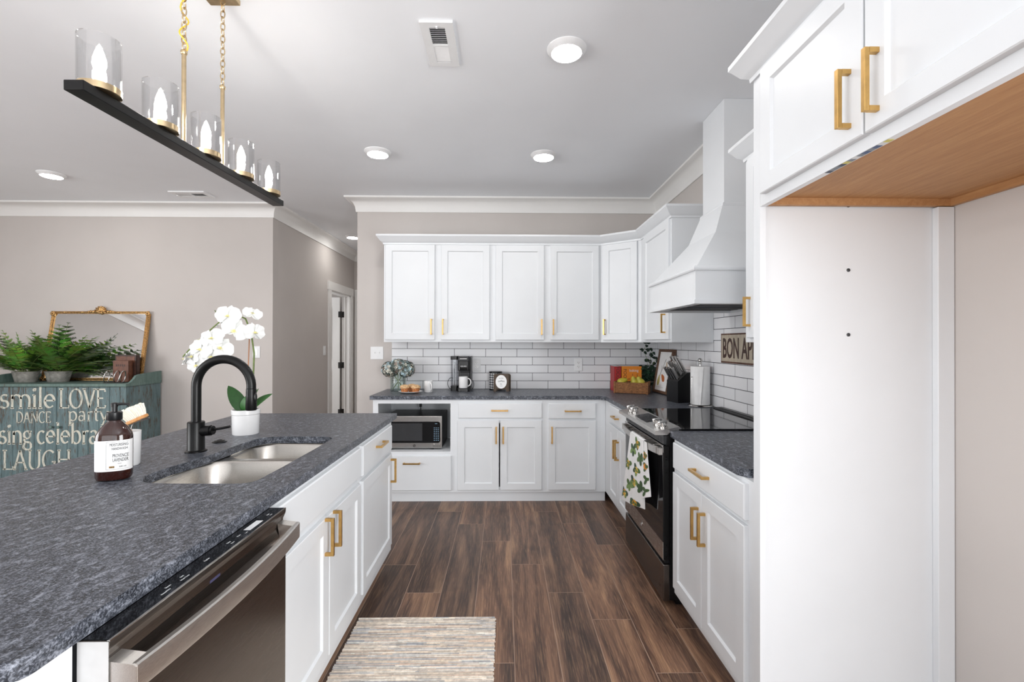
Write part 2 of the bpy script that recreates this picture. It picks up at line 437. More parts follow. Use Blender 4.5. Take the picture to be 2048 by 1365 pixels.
seam.build('plank_seams', M['seam'], FLOOR, recalc=False)
structure(MB().box(-6.4, 1.63, -4.1, 7.55, CEIL, CEIL+.1).build('ceiling', M['ceiling']))
wall('wall_back', -1.451, 1.51, YB, YB+.12)
wall('wall_living', -6.3, -2.39, 4.83, 4.95)
wall('wall_partition', -1.451, -1.33, YB+.12, 7.42)
wall('wall_hall_end', -4.4, -1.33, 7.42, 7.54)
hl = MB()
hl.box(-2.51, -2.39, 4.95, 6.42, 0, CEIL); hl.box(-2.51, -2.39, 7.23, 7.42, 0, CEIL); hl.box(-2.51, -2.39, 6.42, 7.23, 2.09, CEIL)
structure(hl.build('wall_hall', M['wall']))
# the room beyond the hall door
# walls behind and left of the camera, with window openings made up for the fill lights
def window_wall(name, mk, length, wins, zlo=.35, zhi=2.45):
    b = MB(); e = 0
    for a0, a1 in wins:
        b.box(e, a0, 0, .12, 0, CEIL, m=mk); b.box(a0, a1, 0, .12, 0, zlo, m=mk); b.box(a0, a1, 0, .12, zhi, CEIL, m=mk); e = a1
    b.box(e, length, 0, .12, 0, CEIL, m=mk)
    structure(b.build(name, M['wall']))
mk = Matrix.Translation((-6.3, -4.1, 0)); wins = [(2.4, 3.8), (4.1, 5.5), (5.8, 7.2)]
window_wall('wall_rear', mk, 7.93, wins)
mkl = Matrix.Translation((-6.3, -4.0, 0)) @ Matrix.Rotation(R(90), 4, 'Z'); winl = [(1.4, 3.2), (3.5, 5.3)]
window_wall('wall_left', mkl, 8.83, winl)
mkb = Matrix.Translation((-4.38, 4.95, 0)) @ Matrix.Rotation(R(90), 4, 'Z'); winb = [(.7, 1.8)]  # unseen window opening, made up to go with the bedroom fill light
window_wall('wall_bedroom', mkb, 2.59, winb)
mkr = Matrix.Translation((XR, 7.5, 0)) @ Matrix.Rotation(R(-90), 4, 'Z'); winr = [(7.62, 8.67), (8.77, 9.82)]  # unseen glazed openings, made up to go with the right-hand fill light
window_wall('wall_right', mkr, 11.5, winr, .1, 2.3)
n = 1
for mm, ws in ((mk, wins), (mkl, winl), (mkb, winb)):
    for a0, a1 in ws:
        b = MB(mm)
        for x0, x1, z0, z1 in ((a0, a0+.05, .35, 2.45), (a1-.05, a1, .35, 2.45), (a0, a1, .35, .4), (a0, a1, 2.4, 2.45), (a0, a1, 1.38, 1.42)):
            b.box(x0, x1, .03, .09, z0, z1)
        w = structure(b.build('window_%d' % n, M['trim'])); n += 1  # unseen window frame, made up to go with a fill light
        g = MB(mm).box(a0+.05, a1-.05, .055, .062, .4, 2.4); g.build('pane', M['glass'], w)
for k, (a0, a1) in enumerate(winr):
    b = MB(mkr)
    for x0, x1, z0, z1 in ((a0, a0+.07, .1, 2.3), (a1-.07, a1, .1, 2.3), (a0+.07, a1-.07, .1, .24), (a0+.07, a1-.07, 2.2, 2.3)): b.box(x0, x1, .03, .09, z0, z1)
    w = structure(b.build('door_%d' % (k+3), M['trim'])); MB(mkr).box(a0+.07, a1-.07, .055, .062, .24, 2.2).build('pane', M['glass'], w)  # unseen glazed door, made up for the right-hand fill light
# tile backsplash (slabs on the two walls)
structure(MB().box(-1.107, 1.503, 4.589, YB, .9145, 1.42).build('wall_backsplash_back', M['tile_back']))
structure(MB().box(1.5037, XR, 1.59, 4.5885, .9145, 1.80).build('wall_backsplash_right', M['tile_right']))
# crown moulding
CP = [(0, 2.655), (.012, 2.655), (.014, 2.672)]+[(.014+.074*(1-math.cos(R(a))), 2.672+.096*math.sin(R(a))) for a in (20, 40, 60, 75, 90)]+[(.098, 2.772), (.102, 2.774), (.102, CEIL), (0, CEIL)]
def crown(name, path):
    structure(MB().sweep(path, CP).build(name, M['trim'], smooth=40))
crown('trim_1', [(XR, 2.975), (XR, YB), (-1.451, YB), (-1.451, 7.42), (-2.39, 7.42), (-2.39, 4.83), (-6.3, 4.83), (-6.3, -3.98), (XR, -3.98), (XR, .5)])
# baseboards (plain board with an eased top)
BP = [(0, 0), (.014, 0), (.014, .115), (.008, .13), (0, .13)]
structure(MB().sweep([(-2.39, 6.32), (-2.39, 4.83), (-6.3, 4.83)], BP).build('baseboard_living', M['trim']))
structure(MB().sweep([(-1.14, YB), (-1.451, YB), (-1.451, 7.42)], BP).build('baseboard_back', M['trim']))
structure(MB().sweep([(XR, .5), (XR, 1.53)], BP).build('baseboard_right', M['trim']))
# hall door, standing open into the room beyond, and its casing
cas = MB()
cas.box(-2.392, -2.372, 6.325, 6.42, 0, 2.09); cas.box(-2.392, -2.372, 7.23, 7.325, 0, 2.09); cas.box(-2.394, -2.37, 6.31, 7.34, 2.09, 2.205)
cas.box(-2.51, -2.39, 6.42, 6.438, 0, 2.09); cas.box(-2.51, -2.39, 7.212, 7.23, 0, 2.09); cas.box(-2.51, -2.39, 6.42, 7.23, 2.072, 2.09); cas.box(-2.47, -2.455, 7.2, 7.213, 0, 2.075)
structure(cas.build('trim_2', M['trim']))
md = frame((-3.30, 7.175, .012), (1, 0, 0), (0, 0, 1))
d = MB(md)
d.box(0, .77, 0, 2.05, -.036, 0)
D1 = structure(d.build('door_1', M['trim']))
p = MB(md)
for z0, z1 in ((.2, .95), (1.1, 1.9)): p.box(.12, .65, z0, z1, 0, .006, .004)
p.build('door_panel', M['trim'], D1)
for z in (.3, 1.02, 1.80):
    h = MB(); h.box(-2.55, -2.512, 7.170, 7.1735, z-.045, z+.045, .001); h.box(-2.508, -2.47, 7.2085, 7.2115, z-.045, z+.045, .001); h.cyl((-2.511, 7.19, z-.05), (-2.511, 7.19, z+.05), .007, 10)
    h.build('hinge', M['dark_iron'], D1)
e2 = MB(); e2.box(-2.37, -2.27, 7.4, 7.42, 0, 2.09); e2.box(-1.62, -1.53, 7.4, 7.42, 0, 2.09); e2.box(-2.375, -1.52, 7.396, 7.42, 2.09, 2.205)
structure(e2.build('trim_3', M['trim']))
structure(MB().box(-2.27, -1.62, 7.405, 7.42, .01, 2.09).build('door_2', M['trim']))

# ------------------------------------------------------------------ cabinets
def shaker(b, a0, a1, z0, z1, t=.019, s=.057):
    def L(i, c): return [Vector((x, y, c)) for x, y in ((a0+i, z0+i), (a1-i, z0+i), (a1-i, z1-i), (a0+i, z1-i))]
    b.loops([L(0, 0), L(0, t-.0025), L(.0025, t), L(s, t), L(s+.007, t-.009), L(s+.0075, t-.009)])
def slab(b, a0, a1, z0, z1, t=.019):
    def L(i, c): return [Vector((x, y, c)) for x, y in ((a0+i, z0+i), (a1-i, z0+i), (a1-i, z1-i), (a0+i, z1-i))]
    b.loops([L(0, 0), L(0, t-.004), L(.004, t)])
def pull(b, a, z, vert, c=.019, L=.143, s=.0115, out=.034):
    h = L/2
    if vert:
        b.box(a-s/2, a+s/2, z-h, z+h, c+out-s, c+out, .0008); b.box(a-s/2, a+s/2, z-h, z-h+s, c, c+out-s); b.box(a-s/2, a+s/2, z+h-s, z+h, c, c+out-s)
    else:
        b.box(a-h, a+h, z-s/2, z+s/2, c+out-s, c+out, .0008); b.box(a-h, a-h+s, z-s/2, z+s/2, c, c+out-s); b.box(a+h-s, a+h, z-s/2, z+s/2, c, c+out-s)
def fronts(rt, fm, items):
    """items: (kind, a0, a1, z0, z1, handle) in face-frame coordinates"""
    for kind, a0, a1, z0, z1, h in items:
        b = MB(fm); (shaker if kind == 'door' else slab)(b, a0, a1, z0, z1)
        o = b.build('door' if kind == 'door' else ('drawer' if h else 'false_front'), M['cabinet'], rt)
        if h:
            hb = MB(fm); pull(hb, h[0], h[1], kind == 'door'); hb.build('handle', M['brass'], o)
def cabinet(name, label, fm, w, z0, z1, d, items, kick=None, hole=None, group=None):
    o = fm.translation; c = fm @ Vector((w/2, 0, -d/2))
    rt = root(name, (c.x, c.y, fm.translation.z+(0 if kick else z0)), label, 'cabinet', group)
    b = MB(fm)
    if hole:
        a0, a1, b0, b1 = hole
        b.box(0, a0, z0, z1, -d, 0); b.box(a1, w, z0, z1, -d, 0); b.box(a0, a1, z0, b0, -d, 0); b.box(a0, a1, b1, z1, -d, 0); b.box(a0, a1, b0, b1, -d, -d+.02)
    else: b.box(0, w, z0, z1, -d, 0, .0012)
    b.build('carcass', M['cabinet'], rt)
    if kick: MB(fm).box(.0, w, 0, z0-.007, -d, -kick).build('toe_kick', M['cabinet'], rt)
    fronts(rt, fm, items)
    return rt
# --- back run, base units (face frame at y 4.00)
YF = 4.0
def back(x): return frame((x, YF, 0), (1, 0, 0), (0, 0, 1))
# microwave cabinet: hollow niche over one deep drawer
fm = back(-1.125); w = .69; dd = .585
rt = root('base_cabinet', (-1.125+w/2, 4.3, 0), 'white base cabinet with the open microwave shelf above one deep drawer', 'cabinet')
b = MB(fm)
b.box(0, .044, .085, .882, -.02, 0); b.box(.662, w, .085, .882, -.02, 0); b.box(.044, .662, .847, .882, -.02, 0); b.box(.044, .662, .405, .435, -.02, 0); b.box(.044, .662, .085, .405, -.02, 0)
b.box(0, .018, .085, .882, -dd, -.02); b.box(w-.018, w, .085, .882, -dd, -.02); b.box(.018, w-.018, .417, .435, -dd, -.02); b.box(.018, w-.018, .435, .882, -dd, -dd+.012); b.box(.018, w-.018, .864, .882, -dd+.012, -.02)
b.build('carcass', M['cabinet'], rt)
MB(fm).box(0, w, 0, .078, -dd, -.027).build('toe_kick', M['cabinet'], rt)
fronts(rt, fm, [('drawer', .035, .672, .106, .402, (.338, .341))])
cabinet('base_cabinet', 'white base cabinet with two doors under one wide drawer', back(-.435), .765, .085, .882, .585,
        [('drawer', .041, .758, .724, .852, (.395, .791)), ('door', .035, .389, .108, .703, (.366, .58)), ('door', .400, .756, .108, .703, (.426, .58))], kick=.027, hole=(.07, .72, .13, .68))
cabinet('base_cabinet', 'white base cabinet with one door under one drawer, in the inner corner', back(.33), .544, .085, .882, .585,
        [('drawer', .05, .456, .719, .850, (.257, .786)), ('door', .049, .456, .107, .702, (.077, .58))], kick=.027)
# --- right run, base units (face frame at x 0.874)
XF = .874
def rightf(y): return frame((XF, y, 0), (0, -1, 0), (0, 0, 1))
cabinet('base_cabinet', 'narrow white two-door base cabinet between the corner and the range', rightf(3.998), .828, .09, .882, .6,
        [('drawer', .21, .79, .735, .867, (.47, .80)), ('door', .20, .50, .133, .715, (.475, .56)), ('door', .506, .80, .133, .715, (.535, .56))], kick=.07)
cabinet('base_cabinet', 'white two-door base cabinet with a drawer, between range and tall fridge panel', rightf(2.375), .785, .09, .882, .6,
        [('drawer', .027, .727, .738, .867, (.377, .805)), ('door', .027, .369, .133, .717, (.336, .575)), ('door', .373, .727, .133, .717, (.406, .575))], kick=.07)
# --- island (face frame at x -0.701, fronts face +x)
def isl(y): return frame((-.701, y, 0), (0, 1, 0), (0, 0, 1))
rt = root('island_end_panel', (-1.015, .72, 0), 'white finished panel closing the near end of the island beside the dishwasher', 'panel')
b = MB(); b.box(-.701, -1.33, .700, .768, .09, .881); b.box(-.77, -1.33, .700, .768, 0, .09); b.build('end_panel', M['cabinet'], rt)
MB().box(-1.332, -1.35, .70, 2.90, 0, .881).build('back_panel', M['cabinet'], rt)
fm = isl(1.402)
rt = root('sink_cabinet', (-1.01, 1.822, 0), 'white island sink cabinet with two doors under a plain false front', 'cabinet')
b = MB(fm); b.box(0, .84, .09, .108, -.62, -.02); b.box(0, .018, .108, .64, -.62, -.02); b.box(.822, .84, .108, .64, -.62, -.02); b.box(.018, .822, .108, .64, -.62, -.605)
b.box(0, .03, .09, .881, -.02, 0); b.box(.81, .84, .09, .881, -.02, 0); b.box(.03, .81, .09, .13, -.02, 0); b.box(.03, .81, .69, .881, -.02, 0); b.box(.40, .45, .13, .69, -.02, 0)
b.build('carcass', M['cabinet'], rt)
MB(fm).box(0, .84, 0, .09, -.62, -.07).build('toe_kick', M['cabinet'], rt)
fronts(rt, fm, [('drawer', .012, .829, .733, .869, None), ('door', .02, .424, .147, .697, (.385, .628)), ('door', .430, .829, .147, .697, (.468, .628))])
fm = isl(2.244)
rt = root('base_cabinet', (-1.01, 2.569, 0), 'white island cabinet with one drawer over one door, at the far end of the island', 'cabinet')
b = MB(fm); b.box(0, .65, .09, .881, -.02, 0, .001); b.box(.055, .65, .09, .881, -.62, -.02); b.build('carcass', M['cabinet'], rt)
MB(fm).box(0, .65, 0, .09, -.62, -.07).build('toe_kick', M['cabinet'], rt)
fronts(rt, fm, [('drawer', .021, .597, .723, .868, (.309, .815)), ('door', .021, .597, .147, .697, (.565, .60))])
# --- upper units
YU, XU = 4.284, 1.199
def upb(x): return frame((x, YU, 0), (1, 0, 0), (0, 0, 1))
dz = (1.396, 2.268)
cabinet('upper_cabinet', 'white two-door wall cabinet at the left end, above the coffee maker', upb(-1.107), .998, 1.375, 2.285, .304,
        [('door', .017, .467, *dz, (.439, 1.515)), ('door', .526, .969, *dz, (.545, 1.515))])
cabinet('upper_cabinet', 'white two-door wall cabinet above the right-hand wall outlet, next to the corner unit', upb(-.109), 1.0, 1.375, 2.285, .304,
        [('door', .028, .472, *dz, (.449, 1.515)), ('door', .531, .978, *dz, (.556, 1.515))])
fm = frame((.891, YU, 0), (.308, -.236, 0), (0, 0, 1))
rt = root('corner_cabinet', (1.2, 4.3, 1.375), 'white single-door wall cabinet set diagonally across the corner', 'cabinet')
MB().extrude([(.892, YU, 1.375), (1.199, 4.049, 1.375), (1.503, 4.049, 1.375), (1.503, 4.588, 1.375), (.892, 4.588, 1.375)], (0, 0, .91)).build('carcass', M['cabinet'], rt)
fronts(rt, fm, [('door', .028, .352, *dz, (.05, 1.515))])
def upr(y): return frame((XU, y, 0), (0, -1, 0), (0, 0, 1))
cabinet('upper_cabinet', 'white single-door wall cabinet beside the range hood, on the corner side', upr(4.047), .73, 1.375, 2.285, .304,
        [('door', .115, .712, *dz, (.652, 1.515))])
UR = cabinet('upper_cabinet', 'white wall cabinet between the range hood and the tall fridge panel, mostly hidden', upr(2.290), .70, 1.375, 2.285, .304,
        [('door', .045, .66, *dz, (.075, 1.522))])
# crown on the wall cabinets
UC = [(.0006, 2.272), (.008, 2.272), (.010, 2.286), (.03, 2.300), (.052, 2.332), (.060, 2.340), (.060, 2.356), (.0006, 2.356)]
tag(MB().sweep([(1.503, 3.317), (XU, 3.317), (XU, 4.048), (.891, YU), (-1.107, YU), (-1.107, 4.589)][::-1], [(-o, z) for o, z in UC]).build('cabinet_crown', M['cabinet'], smooth=30),
    'white crown moulding running along the tops of the back and corner wall cabinets', 'moulding')
MB().sweep([(XU, 1.588), (XU, 2.29), (1.503, 2.29)], UC).build('crown', M['cabinet'], UR, smooth=30)
# --- cabinet over the refrigerator opening and its tall side panel
XG = .858
rt = root('tall_panel', (1.18, 1.566, 0), 'tall white side panel of the empty refrigerator opening', 'panel')
b = MB(); b.box(XG+.02, 1.508, 1.555, 1.582, 0, 2.285); b.box(XG, XG+.02, 1.547, 1.587, 0, 2.285); b.build('panel', M['cabinet'], rt)
MB().box(1.452, 1.508, 1.532, 1.555, 0, 1.83, .002).build('batten', M['cabinet'], rt)
for z in (1.838, 1.619, 1.40):
    s = MB(); s.lathe([(.006, 0), (.006, .002), (.003, .003)], seg=12, m=Matrix.Translation((1.164, 1.555, z)) @ Matrix.Rotation(R(90), 4, 'X')); s.build('screw', M['dark_plastic'], rt)
rt = root('fridge_cabinet', (1.18, 1.05, 1.83), 'white two-door cabinet above the refrigerator opening, with a bare wood underside', 'cabinet')
b = MB(); b.box(XG, 1.508, .56, 1.546, 1.862, 2.285); b.box(XG, XG+.02, .56, 1.546, 1.83, 1.862); b.build('carcass', M['cabinet'], rt)
b = MB(); b.box(XG+.021, 1.506, .57, 1.545, 1.855, 1.8615); b.box(XG+.021, 1.49, 1.528, 1.5455, 1.832, 1.855); b.box(1.49, 1.507, .57, 1.5455, 1.832, 1.855); b.build('underside', M['veneer'], rt)
fmg = frame((XG, 1.546, 0), (0, -1, 0), (0, 0, 1))
fronts(rt, fmg, [('door', .031, .470, 1.862, 2.272, (.430, 1.965)), ('door', .476, .92, 1.862, 2.272, (.515, 1.965))])
b = MB(); random.seed(3)
for i in range(13):
    b.col = random.choice([lin((70, 92, 130)), lin((60, 70, 90)), lin((210, 200, 110)), lin((225, 228, 230)), lin((130, 140, 150))])
    y = 1.235-i*.016; b.box(XG+.003, XG+.017, y-.015, y, 1.8293, 1.83)
part_label(b.build('sticker', M['sticker'], rt), 'small printed label sticker')
MB().sweep([(XG, .55), (XG, 1.588), (1.508, 1.588)], UC).build('crown', M['cabinet'], rt, smooth=30)

# ------------------------------------------------------------------ worktops
GT, GB = .914, .882
b = MB(); b.plate([(-1.15, 3.985), (.815, 3.985), (.862, 3.935), (.862, 3.166), (1.5035, 3.166), (1.5035, 4.5885), (-1.15, 4.5885)], [], GB, GT)
tag(b.build('worktop', M['granite']), 'dark granite L-shaped worktop along the back wall and round the corner to the range', 'worktop')
b = MB(); b.plate([(.862, 2.40), (.862, 1.71), (.885, 1.672), (1.5035, 1.672), (1.5035, 2.40)], [], GB, GT)
tag(b.build('worktop', M['granite']), 'short dark granite worktop between range and tall fridge panel', 'worktop')
hole = [(-.812, 1.56), (-.812, 2.215), (-.83, 2.25), (-.87, 2.266), (-1.08, 2.272), (-1.135, 2.262), (-1.168, 2.22), (-1.18, 2.15), (-1.187, 1.98), (-1.19, 1.88), (-1.205, 1.80), (-1.222, 1.73), (-1.228, 1.66), (-1.222, 1.585), (-1.19, 1.54), (-1.13, 1.522), (-.86, 1.516), (-.83, 1.526)]
def smooth_loop(p, it=2):
    for _ in range(it):
        q = []
        for i in range(len(p)):
            a, b2 = p[i], p[(i+1) % len(p)]
            q += [(a[0]*.75+b2[0]*.25, a[1]*.75+b2[1]*.25), (a[0]*.25+b2[0]*.75, a[1]*.25+b2[1]*.75)]
        p = q
    return p
hole = smooth_loop(hole, 1)
oc = [(-.694, 3.015), (-1.688, 3.015), (-1.688, .672)]+arc(-.724, .702, .03, .03, -90, 0, 5)
b = MB(); b.plate(oc, [hole], GB, GT)
tag(b.build('worktop', M['granite']), 'large dark granite island worktop with the sink cut-out', 'worktop')

# ------------------------------------------------------------------ appliances
def monogram(m, r=.0115):
    """round script-monogram badge"""
    b = MB(m); b.tube([(r*math.cos(R(a)), r*math.sin(R(a)), 0) for a in range(0, 360, 20)], .0009, 6, True)
    b.tube([(r*.72*math.cos(R(a)), r*.72*math.sin(R(a)), 0) for a in range(0, 360, 30)], .0005, 6, True)
    for sx in (-1, 1):
        b.tube([(sx*r*.3+r*.26*math.cos(R(a)), r*.3*math.sin(R(a))*sx, 0) for a in range(20, 330, 30)], .0006, 6)
    return b
# --- slide-in range
RY0, RY1 = 2.407, 3.160
rt = root('range', (1.16, 2.78, 0), 'stainless slide-in electric range with a black glass cooktop', 'range')
b = MB(); b.box(.862, 1.49, RY0+.003, RY1-.003, .03, .912); b.box(.842, .862, RY0+.012, RY1-.012, .03, .885); b.box(.90, 1.46, RY0+.02, RY1-.02, 0, .03); b.build('body', M['black_plastic'], rt)
b = MB(); b.box(.905, 1.435, RY0-.004, RY1+.004, .914, .9235, .002); b.build('cooktop', M['gloss_black'], rt)
b = MB(); b.extrude([(1.43, RY0, .914), (1.43, RY0, .928), (1.440, RY0, .933), (1.49, RY0, .935), (1.495, RY0, .914)], (0, RY1-RY0, 0)); b.box(1.452, 1.48, RY0+.03, RY1-.03, .935, .9365); b.build('vent_trim', M['black'], rt)
CPP = [(.783, .892), (.783, .909), (.788, .913), (.912, .9345), (.92, .926), (.92, .914), (.862, .905), (.845, .892)]
cp = MB().extrude([(x, RY0-.004, z) for x, z in CPP], (0, RY1-RY0+.008, 0)).build('control_panel', M['steel_y'], rt)
slope = Vector((.124, 0, .0215)).normalized(); nrm = Vector((-.0215, 0, .124)).normalized()
def cpm(u, y):   # frame on the sloping control panel
    o = Vector((.788, y, .913))+slope*u
    return frame(o, (0, -1, 0), slope)
b = MB(cpm(.066, 2.765)); b.box(-.125, .125, -.042, .048, 0, .0012); sc = b.build('touch_panel', M['oven_glass'], rt)
b = MB(cpm(.066, 2.765))
random.seed(5)
for i in range(9):
    for j in range(5):
        if random.random() < .75: b.box(-.105+i*.025, -.105+i*.025+random.uniform(.006, .016), -.03+j*.014, -.028+j*.014, .0012, .0016)
b.build('legend', M['dark_plastic'], sc)
for y in (3.085, 2.995, 2.55, 2.463):
    k = MB(cpm(.058, y)); k.lathe([(.024, 0), (.024, .006), (.017, .010), (.016, .024), (.0, .024)], seg=24)
    k.box(-.006, .006, -.025, .025, .014, .034, .002); k.build('knob', M['chrome'], rt, smooth=35)
b = MB(); b.box(.830, .845, RY0+.004, RY1-.004, .842, .886); 
for i in range(30):
    y = RY0+.03+i*.0235; b.box(.8285, .830, y, y+.018, .850, .872)
b.build('vent_strip', M['dark_plastic'], rt)
od = MB(); od.box(.8277, .860, RY0, RY1, .242, .834, .003); od = od.build('oven_door', M['black'], rt)
b = MB(); b.box(.8255, .8277, RY0, RY1, .242, .334); b.box(.8255, .8277, RY0, RY1, .800, .834); b.box(.826, .8277, RY0+.75-.004-.02, RY1, .334, .800); b.build('door_trim', M['steel_y'], od)
b = MB(); b.box(.8253, .8277, RY0, RY0+.733, .334, .800); b.build('oven_window', M['oven_glass'], od)
b = MB()
b.box(.8225, .8277, RY0, RY1, .828, .838)
for y in [RY0+.07+i*.077 for i in range(9)]: b.box(.796, .826, y-.0015, y+.0015, .824, .831)
N = 24; L = []
for i in range(N+1):
    t = i/N; y = RY0+.012+t*(RY1-RY0-.024); o = .808-.026*(1-(2*t-1)**4) if 0 < i < N else .810
    L.append([Vector((o, y, .787)), Vector((o, y, .823)), Vector((o+.009, y, .823)), Vector((o+.009, y, .787))])
b.loops(L)
for y0 in (RY0, RY1-.024): b.box(.803, .826, y0, y0+.024, .786, .824, .003)
b.build('handle', M['steel_y'], od)
m = frame((.8250, 2.78, .288), (0, -1, 0), (0, 0, 1)); monogram(m, .016).build('badge', M['chrome'], od)
b = MB(); b.box(.8277, .862, RY0, RY1, .026, .217, .004); b.build('storage_drawer', M['steel_dark'], rt)
for z in (.775, .762, .70, .32, .275, .262): MB().box(.838, .846, RY0-.0006, RY0+.0004, z-.004, z+.004).build('door_slot', M['gloss_black'], od)
# --- dishwasher
DX, DY0, DY1 = -.648, .776, 1.392
rt = root('dishwasher', (-.95, (DY0+DY1)/2, 0), 'stainless dishwasher with a black top control strip and a bowed handle, built into the island', 'dishwasher')
b = MB(); b.box(-1.25, -.702, DY0+.01, DY1-.01, .09, .868); b.box(-1.2, -.76, DY0+.01, DY1-.01, 0, .09); b.build('tub', M['dark_plastic'], rt)
N = 10; L = []
prof = [(-.700, .105), (DX, .105), (DX, .79), (DX-.004, .812), (DX-.010, .83), (DX-.008, .85), (DX-.001, .866), (DX, .872), (DX, .8795), (-.700, .8795)]
dw = MB().extrude([(x, DY0, z) for x, z in prof], (0, DY1-DY0, 0)).build('door', M['steel_dark'], rt)
b = MB(); b.box(-.700, DX-.0012, DY0-.0008, DY0-.0001, .107, .8785); part_label(b.build('side_trim', plain('door_edge_grey', (196, 196, 196), .4, .3), dw), 'bright stainless door edge')
b = MB(); b.box(-.702, DX-.004, DY0+.002, DY1-.002, .8795, .8808); cs = b.build('control_strip', M['gloss_black'], rt)
b = MB(); b.box(DX-.004, DX+.0006, DY0, DY1, .8785, .8805); b.build('top_edge', M['chrome'], dw)
b = MB(frame((DX-.012, 1.0, .8809), (0, 1, 0), (-1, 0, 0)))
def wr(t, y, x, s): b.text(t, s, Matrix.Translation((y-1.0, x, 0)), .0001)
wr('Steam', .945, .014, 0.0058); wr('Sani', .985, .014, 0.0058); wr('Heated Dry', .925, .004, 0.0050); wr('Wash Temp', .98, .004, 0.0050); wr('Cycles', 1.06, .01, 0.0065); wr('Delay', 1.15, .014, 0.0058); wr('Hours', 1.15, .004, 0.0050); wr('Wash', 1.19, .012, 0.0058); wr('Lock', 1.21, .004, 0.0050); wr('Start', 1.335, .012, 0.0065); wr('Reset', 1.335, .003, 0.0043)
b.box(.225, .29, .002, .020, 0, .0002)
b.build('legend', M['pale_ink'], cs)
b = MB(frame((DX-.0095, 1.07, .834), (0, 1, 0), (.01, 0, .98))); b.box(-.018, .018, -.003, .003, -.001, .0008); b.build('brand_plate', plain('blue_grey_badge', (120, 122, 170), .3, .6), dw)
b = MB(); N = 26; L = []
for i in range(N+1):
    t = i/N; y = DY0+.004+t*(DY1-DY0-.008); o = -.606+.020*(1-(2*t-1)**2)
    L.append([Vector((o, y, .794)), Vector((o+.001, y, .797)), Vector((o+.001, y, .837)), Vector((o-.002, y, .840)), Vector((o-.013, y, .839)), Vector((o-.013, y, .795))])
b.loops(L)
for y0 in (DY0+.002, DY1-.034):
    b.extrude([(DX-.008, y0, .845), (-.612, y0, .839), (-.606, y0, .835), (-.606, y0, .797), (-.613, y0, .793), (DX, y0, .787)], (0, .032, 0))
b.build('handle', brushed('stainless_handle', (214, 211, 207), .36, (60, 1, 60)), dw, smooth=30)
# --- microwave in its niche
MX0, MX1, MY, MZ0, MZ1 = -1.04, -.545, 4.07, .448, .728
rt = root('microwave', ((MX0+MX1)/2, 4.27, .435), 'stainless and black microwave standing in the open base cabinet shelf', 'microwave')
b = MB(); b.box(MX0, MX1, MY+.02, 4.47, MZ0, MZ1, .006); b.build('body', M['black'], rt)
b = MB(); b.box(MX0, MX1, MY, MY+.021, MZ0, MZ1, .004); fr = b.build('front', M['steel'], rt)
m = frame((MX0, MY-.001, MZ0), (1, 0, 0), (0, 0, 1)); ww = MX1-MX0
b = MB(m); b.extrude([(x, z, 0) for x, z in rrect(.012, ww-.014, .047, .232, .022)], (0, 0, .0025)); b.build('glass_front', M['gloss_black'], rt)
b = MB(m); b.box(.05, .325, .066, .218, .0024, .003); b.build('window', M['dark_plastic'], rt)
b = MB(m)
for i in range(3):
    for j in range(8): b.box(.425+i*.017, .425+i*.017+.010, .066+j*.0155, .066+j*.0155+.006, .0024, .0032)
b.box(.435, .455, .212, .217, .0024, .003); b.build('keypad', M['pale_green'], rt)
b = MB(m); b.box(.412, ww-.012, .008, .038, .0005, .003, .002); b.build('door_button', M['chrome'], rt)
m2 = frame((-.785, MY-.0015, MZ0+.022), (1, 0, 0), (0, 0, 1)); monogram(m2, .0105).build('badge', M['black'], rt)
for x in (MX0+.05, MX1-.09):
    for y in (MY+.03, 4.42): MB().cyl((x, y, .4352), (x, y, .449), .014, 14).build('foot', M['black_plastic'], rt)
b = MB(); b.lathe([(.012, .0), (.012, .03), (.02, .045), (.02, .062), (.008, .07)], (-.80, 4.46, .755), 14); b.tube([(-.80, 4.46, .756), (-.80, 4.465, .73), (-.79, 4.48, .66), (-.78, 4.485, .55)], .004, 8); b.build('power_cord', M['black_plastic'], rt)
# --- range hood
HY0, HY1, HX = 2.345, 3.095, .965
rt = root('range_hood', (1.25, 2.72, 1.57), 'white tapered range hood with a chimney rising to the ceiling', 'range hood')
def ring(x, y0, y1, z): return [Vector((1.508, y0, z)), Vector((1.508, y1, z)), Vector((x, y1, z)), Vector((x, y0, z))]
b = MB(); b.loops([ring(HX+.008, HY0+.008, HY1-.008, 1.590), ring(HX+.008, HY0+.008, HY1-.008, 1.752), ring(HX+.02, HY0+.02, HY1-.02, 1.765), ring(1.19, 2.60, 3.005-.02, 2.0), ring(1.26, 2.66, 2.96, 2.178)])
b.build('canopy', M['cabinet'], rt)
b = MB(); b.loops([ring(1.270, 2.668, 2.955, 2.17), ring(1.270, 2.668, 2.955, CEIL-.001)]); b.build('chimney', M['cabinet'], rt)
def band(x, y0, y1, z0, z1, o):
    return MB().sweep([(1.508, y0), (x, y0), (x, y1), (1.508, y1)][::-1], [(-.004, z0), (-o*.6, z0), (-o, z0+.3*(z1-z0)), (-o, z1-.35*(z1-z0)), (-o*.45, z1), (-.004, z1)][::-1] if False else [(.004, z0), (-o*.7, z0), (-o, z0+.3*(z1-z0)), (-o, z1-.35*(z1-z0)), (-o*.45, z1), (.004, z1)])
